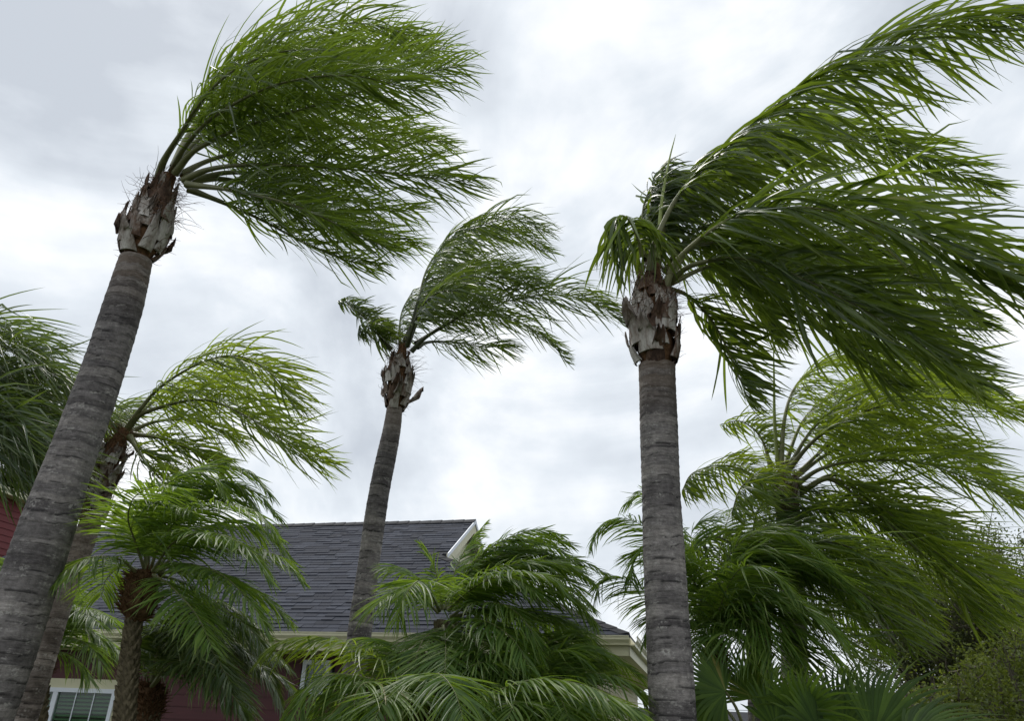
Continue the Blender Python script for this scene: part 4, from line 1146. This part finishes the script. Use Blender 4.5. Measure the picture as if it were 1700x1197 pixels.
# K: behind the right foreground trunk
pygmy('dark feathery palm behind the right foreground trunk with curled fronds reaching left', 6.6,
    [(1180, 1240, 42), (1182, 1150, 42), (1186, 1115, 38)],
    [(1184, 1140, 38), (1186, 1112, 46), (1188, 1085, 38), (1189, 1062, 22)],
    [
        ([(1189, 1060, 0), (1185, 1025, 0), (1140, 950, 0), (1090, 890, -.1), (1040, 862, -.2), (1000, 872, -.2), (982, 900, -.2)], dict(wind=(0.35, 0, -0.6))),
        ([(1189, 1060, 0), (1182, 1030, 0), (1130, 1010, -.1), (1085, 990, -.2), (1035, 962, -.3), (1002, 962, -.3), (990, 985, -.3)], dict(wind=(0.35, 0, -0.7))),
        ([(1189, 1060, 0), (1182, 1035, -.1), (1140, 1030, -.2), (1095, 1020, -.3), (1078, 1035, -.3), (1075, 1062, -.3)], dict(wind=(0.2, 0, -0.8), lscale=0.8)),
        ([(1189, 1060, 0), (1185, 1022, .1), (1150, 930, .2), (1110, 850, .3), (1070, 820, .3), (1040, 835, .3)], dict(wind=(0.4, 0, -0.5))),
        [(1189, 1060, 0), (1190, 1020, 0), (1200, 950, 0), (1230, 900, -.1), (1290, 880, -.2), (1350, 910, -.3), (1390, 960, -.3)],
        [(1189, 1060, 0), (1192, 1020, .1), (1220, 930, .2), (1270, 890, .4), (1340, 880, .5), (1420, 910, .6)],
        ([(1189, 1060, 0), (1192, 1025, -.2), (1210, 970, -.4), (1240, 940, -.6), (1290, 955, -.7), (1330, 1000, -.8)], dict(lscale=1.0)),
        [(1189, 1060, 0), (1195, 1030, -.1), (1250, 1015, -.3), (1320, 1040, -.5), (1380, 1085, -.6), (1430, 1150, -.6)],
        [(1189, 1060, 0), (1195, 1025, 0), (1250, 960, 0), (1330, 940, 0), (1410, 965, 0), (1470, 1020, 0)],
        [(1189, 1060, 0), (1195, 1030, .2), (1260, 990, .4), (1340, 990, .6), (1420, 1030, .7), (1480, 1090, .7)],
        [(1189, 1060, 0), (1190, 1020, .2), (1195, 920, .4), (1215, 850, .6), (1260, 820, .7), (1320, 830, .8)],
        ([(1189, 1060, 0), (1186, 1022, -.1), (1165, 960, -.2), (1150, 920, -.2), (1150, 880, -.2), (1180, 860, -.2)], dict(wind=(0.6, 0, -0.3))),
        [(1189, 1060, 0), (1195, 1035, -.2), (1240, 1040, -.4), (1280, 1075, -.6), (1300, 1120, -.7)],
        ([(1189, 1060, 0), (1196, 1028, -.1), (1240, 985, -.3), (1300, 985, -.5), (1370, 1030, -.6)], dict(lscale=1.3)),
        ([(1189, 1060, 0), (1196, 1024, 0), (1230, 930, -.1), (1290, 915, -.2), (1370, 950, -.2), (1420, 1000, -.2)], dict(lscale=1.3)),
        ([(1189, 1060, 0), (1196, 1030, -.1), (1260, 1000, -.4), (1340, 1010, -.6), (1400, 1060, -.7)], dict(lscale=1.3)),
        [(1189, 1060, 0), (1193, 1020, .3), (1240, 900, .5), (1300, 850, .8), (1380, 850, .9), (1450, 890, .9)],
        ([(1189, 1062, -.1), (1212, 1035, -.3), (1255, 1032, -.5), (1305, 1062, -.6), (1335, 1110, -.6)], dict(wind=(0.5, 0, -0.6))),
        ([(1189, 1062, -.1), (1170, 1040, -.3), (1155, 1045, -.4), (1150, 1085, -.5)], dict(wind=(0.3, 0, -0.8))),
        ([(1189, 1062, -.1), (1200, 1050, -.4), (1222, 1060, -.6), (1245, 1100, -.7)], dict(wind=(0.3, 0, -0.8))),
    ], (0.85, 0.05, -0.3), mat=LEAF['pygmy'], lscale=1.25, extra=5)

queen_palm('dark green palm crown low between the right foreground trunk and the bright palm', 6.9,
    [(1262, 1260, 40), (1262, 1150, 40), (1261, 1060, 38), (1260, 1015, 36)],
    [(1260, 1030, 38), (1260, 1005, 46), (1260, 985, 30), (1259, 970, 18)],
    [
        [(1260, 980, 0), (1300, 930, -.1), (1370, 900, -.3), (1450, 930, -.4), (1510, 990, -.4)],
        [(1260, 982, 0), (1310, 950, -.2), (1390, 960, -.4), (1460, 1010, -.5), (1510, 1070, -.5)],
        [(1260, 980, .1), (1290, 900, .2), (1340, 850, .3), (1420, 850, .4), (1500, 900, .4)],
        ([(1256, 980, 0), (1230, 920, 0), (1190, 892, -.1), (1152, 902, -.1), (1135, 935, -.1)], dict(lscale=.7, dens=1.4)),
        [(1262, 985, -.1), (1300, 1000, -.3), (1370, 1040, -.5), (1420, 1100, -.6)],
        [(1256, 980, .2), (1250, 900, .3), (1262, 842, .4), (1310, 812, .5), (1380, 822, .5)],
        ([(1254, 984, -.1), (1220, 960, -.2), (1182, 972, -.3), (1155, 1012, -.3)], dict(lscale=.6, dens=1.4)),
        [(1262, 985, .2), (1320, 930, .4), (1400, 920, .6), (1480, 960, .7), (1530, 1020, .7)],
        ([(1262, 985, -.3), (1280, 1010, -.5), (1310, 1060, -.6), (1340, 1120, -.6)], dict(lscale=.7)),
    ], (1.0, 0.05, -0.4), LEAF['fresh'], rmat=RACHIS_DARK, nboots=14, extra=2, lscale=0.85, dens=0.85, fib=40)

# ---------------------------------------------------------------- fan palms
def fan_leaf(hub, axis, normal, R, parent, base, root, nseg=28, spread=2.2, mat=LEAF['fan'], droop=0.42, split_at=0.46):
    axis = nrm(axis); normal = nrm(np.asarray(normal, float) - axis * (np.asarray(normal, float) @ axis)); side = np.cross(axis, normal)
    C, _ = catmull([root, (root + hub) / 2 + np.array([0, 0, 0.08]), hub], 16)
    V, Fq = tube(C, np.linspace(0.016, 0.009, 16), 6)
    fo = mesh_obj('fan_leaf', V, Fq, RACHIS, parent, base)
    dth = 2 * spread / nseg
    tone = rng.random()
    for k in range(nseg):
        a = -spread + dth * (k + 0.5)
        L_ = R * 0.88 * (0.72 + 0.28 * math.cos(a * 0.75)) * random.uniform(0.92, 1.06)
        q = np.array([0.02, 0.15, 0.3, 0.45, 0.58, 0.7, 0.82, 0.92, 1.0])
        sp = split_at
        tipd = random.uniform(0.4, 1.5) * droop
        pts = []
        wv = np.array([0.25, 0, -0.05]) * random.uniform(0.4, 1.3)
        cup = 0.18 * (abs(a) / spread) ** 2
        for qq in q:
            half = math.tan(dth / 2) * L_ * (qq if qq < sp else sp * ((1 - qq) / (1 - sp)) ** 0.85) + 0.0006
            d = axis * math.cos(a) + side * math.sin(a); pd = -axis * math.sin(a) + side * math.cos(a)
            c = hub + d * L_ * qq + normal * (-cup * qq * R) + (np.array([0, 0, -1.0]) * tipd + wv) * R * max(0, qq - 0.4) ** 2
            pts += [c - pd * half, c + normal * half * 0.5, c + pd * half]
        n_ = len(q); aa = np.arange(n_ - 1)[:, None] * 3; b = np.arange(2)[None]
        Ft = np.stack([aa + b, aa + b + 1, aa + b + 4, aa + b + 3], -1).reshape(-1, 4)
        mesh_obj('leaf_segment', np.array(pts), Ft, mat, fo, base, False, dict(rnd=np.full(n_ * 3, random.random()), tone=np.full(n_ * 3, tone), along=np.repeat(q, 3)))

def fan_palm(label, px, py, Y, leaves):
    top = at(px, py, Y); base = np.array([top[0], top[1], 0.0])
    t = thing('fan_palm', label, 'fan palm', base, 'fan palms at the lower right')
    C, _ = catmull([base - np.array([0, 0, .05]), top], 12)
    V, Fq = tube(C, np.linspace(0.11, 0.09, 12), 14); mesh_obj('trunk', V, Fq, PTRUNK, t, base)
    for (hx, hy, dd, axis, normal, R, sp) in leaves:
        fan_leaf(at(hx, hy, Y + dd), axis, normal, R, t, base, top, spread=sp)
    return t

fan_palm('dark fan palm right beside the foreground trunk with broad pleated leaves', 1250, 1260, 5.9, [
    (1255, 1160, .3, (-0.15, 0.1, 1), (0.1, -1, 0.1), 0.56, 1.6),
    (1205, 1150, -.1, (-0.8, -0.2, 0.35), (0.1, -0.9, 0.5), 0.55, 1.9),
    (1290, 1215, -.4, (0.35, -0.4, 0.75), (-0.2, -0.8, 0.6), 0.56, 1.7),
    (1185, 1165, .2, (-0.6, 0.2, -0.4), (0.0, -0.8, 0.6), 0.45, 1.7),
    (1330, 1190, -.5, (0.1, -0.5, 0.6), (0, -0.8, 0.6), 0.5, 1.8),
])
fan_palm('fan palm at the bottom right with long green blades pointing right', 1420, 1300, 5.6, [
    (1450, 1222, -.1, (0.75, -0.1, 0.65), (-0.4, -0.9, 0.4), 0.78, 1.3),
    (1400, 1215, .2, (0.1, 0.1, 1), (0.1, -1, 0.2), 0.68, 1.5),
    (1500, 1235, -.4, (0.9, -0.3, 0.35), (-0.2, -0.7, 0.8), 0.75, 1.2),
    (1360, 1215, -.3, (-0.5, -0.3, 0.8), (0.1, -0.9, 0.4), 0.55, 1.6),
])

# ---------------------------------------------------------------- broadleaf tree and shrub at the right
def leafy(name, label, cat, base, trunk_h, centre, rad, nleaf, lsize, mat, nlimb, twigs, group=None, blow=(0.5, 0, -0.1)):
    t = thing(name, label, cat, base, group)
    base = np.asarray(base, float); centre = np.asarray(centre, float); rad = np.asarray(rad, float)
    parts = []
    top = base + np.array([0, 0, trunk_h])
    C, _ = catmull([base - np.array([0, 0, .1]), (base + top) / 2 + rng.normal(0, .05, 3), top], 14)
    parts.append(tube(C, np.linspace(0.16, 0.11, 14) * min(1, trunk_h / 1.2 + .3), 10))
    ends = []
    for k in range(nlimb):
        v = nrm(rng.normal(0, 1, 3)); v[2] = abs(v[2]) * 0.9 - 0.25
        e = centre + v * rad * random.uniform(0.55, 0.95)
        C, _ = catmull([top, (top + e) / 2 + rng.normal(0, .18, 3), e], 12)
        parts.append(tube(C, np.linspace(0.06, 0.008, 12), 6))
        for j in range(twigs):
            i = random.randint(3, 11); p = C[i]
            d = nrm(nrm(p - top) + rng.normal(0, .7, 3) + np.array(blow) * .4)
            q = p + d * random.uniform(.25, .7) * rad.mean() * 0.5
            m_ = (p + q) / 2 + rng.normal(0, .05, 3)
            Cc, _ = catmull([p, m_, q], 6); parts.append(tube(Cc, np.linspace(0.010, 0.002, 6), 4)); ends += [q, m_]
    ends = np.array(ends)
    V, Fq = merge(parts); mesh_obj('trunk', V, Fq, TWIG, t, base)
    # leaves gathered in sprays round the twig ends and through the outer crown
    nc = nleaf // 30
    cl = ends[rng.integers(0, len(ends), nc)] + rng.normal(0, 0.07, (nc, 3))
    c = np.repeat(cl, 30, 0) + rng.normal(0, 1, (nc * 30, 3)) * rng.uniform(.035, .10, (nc, 1)).repeat(30, 0)
    m = len(c)
    d = nrm(rng.normal(0, 1, (m, 3)) + np.array(blow)); w = nrm(np.cross(d, rng.normal(0, 1, (m, 3))))
    L_ = lsize * rng.uniform(.6, 1.3, m)[:, None]; W = L_ * 0.42
    nn = np.cross(d, w)
    Vq = np.stack([c, c + d * L_ * .5 - w * W * .5 + nn * L_ * .08, c + d * L_, c + d * L_ * .5 + w * W * .5 + nn * L_ * .08], 1).reshape(-1, 3)
    Fq = np.arange(m * 4).reshape(-1, 4)
    tone = np.repeat(np.repeat(rng.random(nc), 30), 4)
    mesh_obj('crown', Vq, Fq, mat, t, base, False, dict(rnd=np.repeat(rng.random(m), 4), tone=tone, along=np.zeros(m * 4)))
    return t

c1 = at(1625, 1030, 10.0)
leafy('broadleaf_tree', 'dark small leaved tree with grey twigs behind the fronds at the right edge', 'tree', (c1[0] + .3, c1[1], 0), 1.2, c1, (2.4, 1.5, 1.5), 130000, 0.046, LEAF['oak'], 70, 34)
c2 = at(1690, 1150, 8.0)
leafy('shrub', 'yellow green leafy shrub in the lower right corner', 'shrub', (c2[0], c2[1], 0), 0.6, c2, (0.95, 0.6, 0.85), 36000, 0.046, LEAF['bush'], 34, 22)
c3 = at(1560, 1230, 7.6)
leafy('shrub', 'low dull green shrub behind the long fan blades at the bottom right', 'shrub', (c3[0], c3[1], 0), 0.3, c3, (0.9, 0.6, 0.6), 30000, 0.042, LEAF['bush'], 30, 20)

# ---------------------------------------------------------------- far things in the gap beside the right trunk
def far_house():
    c = at(1200, 1187, 34.0); zr = c[2]
    b = thing('far_house', 'distant dark roofed house in the gap beside the right foreground trunk', 'house', (c[0], c[1], 0)); O = np.array(b.location)
    f = lambda x, y, z: O + np.array([x, y, z])
    m = MB(); m.box(f, (-4, -3, 0), (4, 3, zr - 1.0)); m.build('wall', CREAM_WALL, b, O)
    m = MB()
    for s_ in (-1, 1): m.slab([f(-4.4, s_ * 3.5, zr - 1.25), f(4.4, s_ * 3.5, zr - 1.25), f(4.4, 0, zr), f(-4.4, 0, zr)], (0, 0, 0.12))
    m.build('roof', RIDGE, b, O)
    for x in (-2.4, 1.6):
        m = MB(); m.box(f, (x, -3.04, zr - 1.9), (x + 0.9, -2.99, zr - 1.3)); m.build('window', WHITE, b, O)
far_house()
a, b_ = at(1000, 1165, 26.0), at(1420, 1180, 27.0)
C, _ = catmull([a, (a + b_) / 2 + np.array([0, 0, -0.12]), b_], 30)
V, Fq = tube(C, np.full(30, 0.009), 5)
w_ = mesh_obj('power_line', V, Fq, WIRE, None, tuple(a))
w_['label'] = 'thin dark power line crossing the sky gap beside the right trunk'; w_['category'] = 'cable'
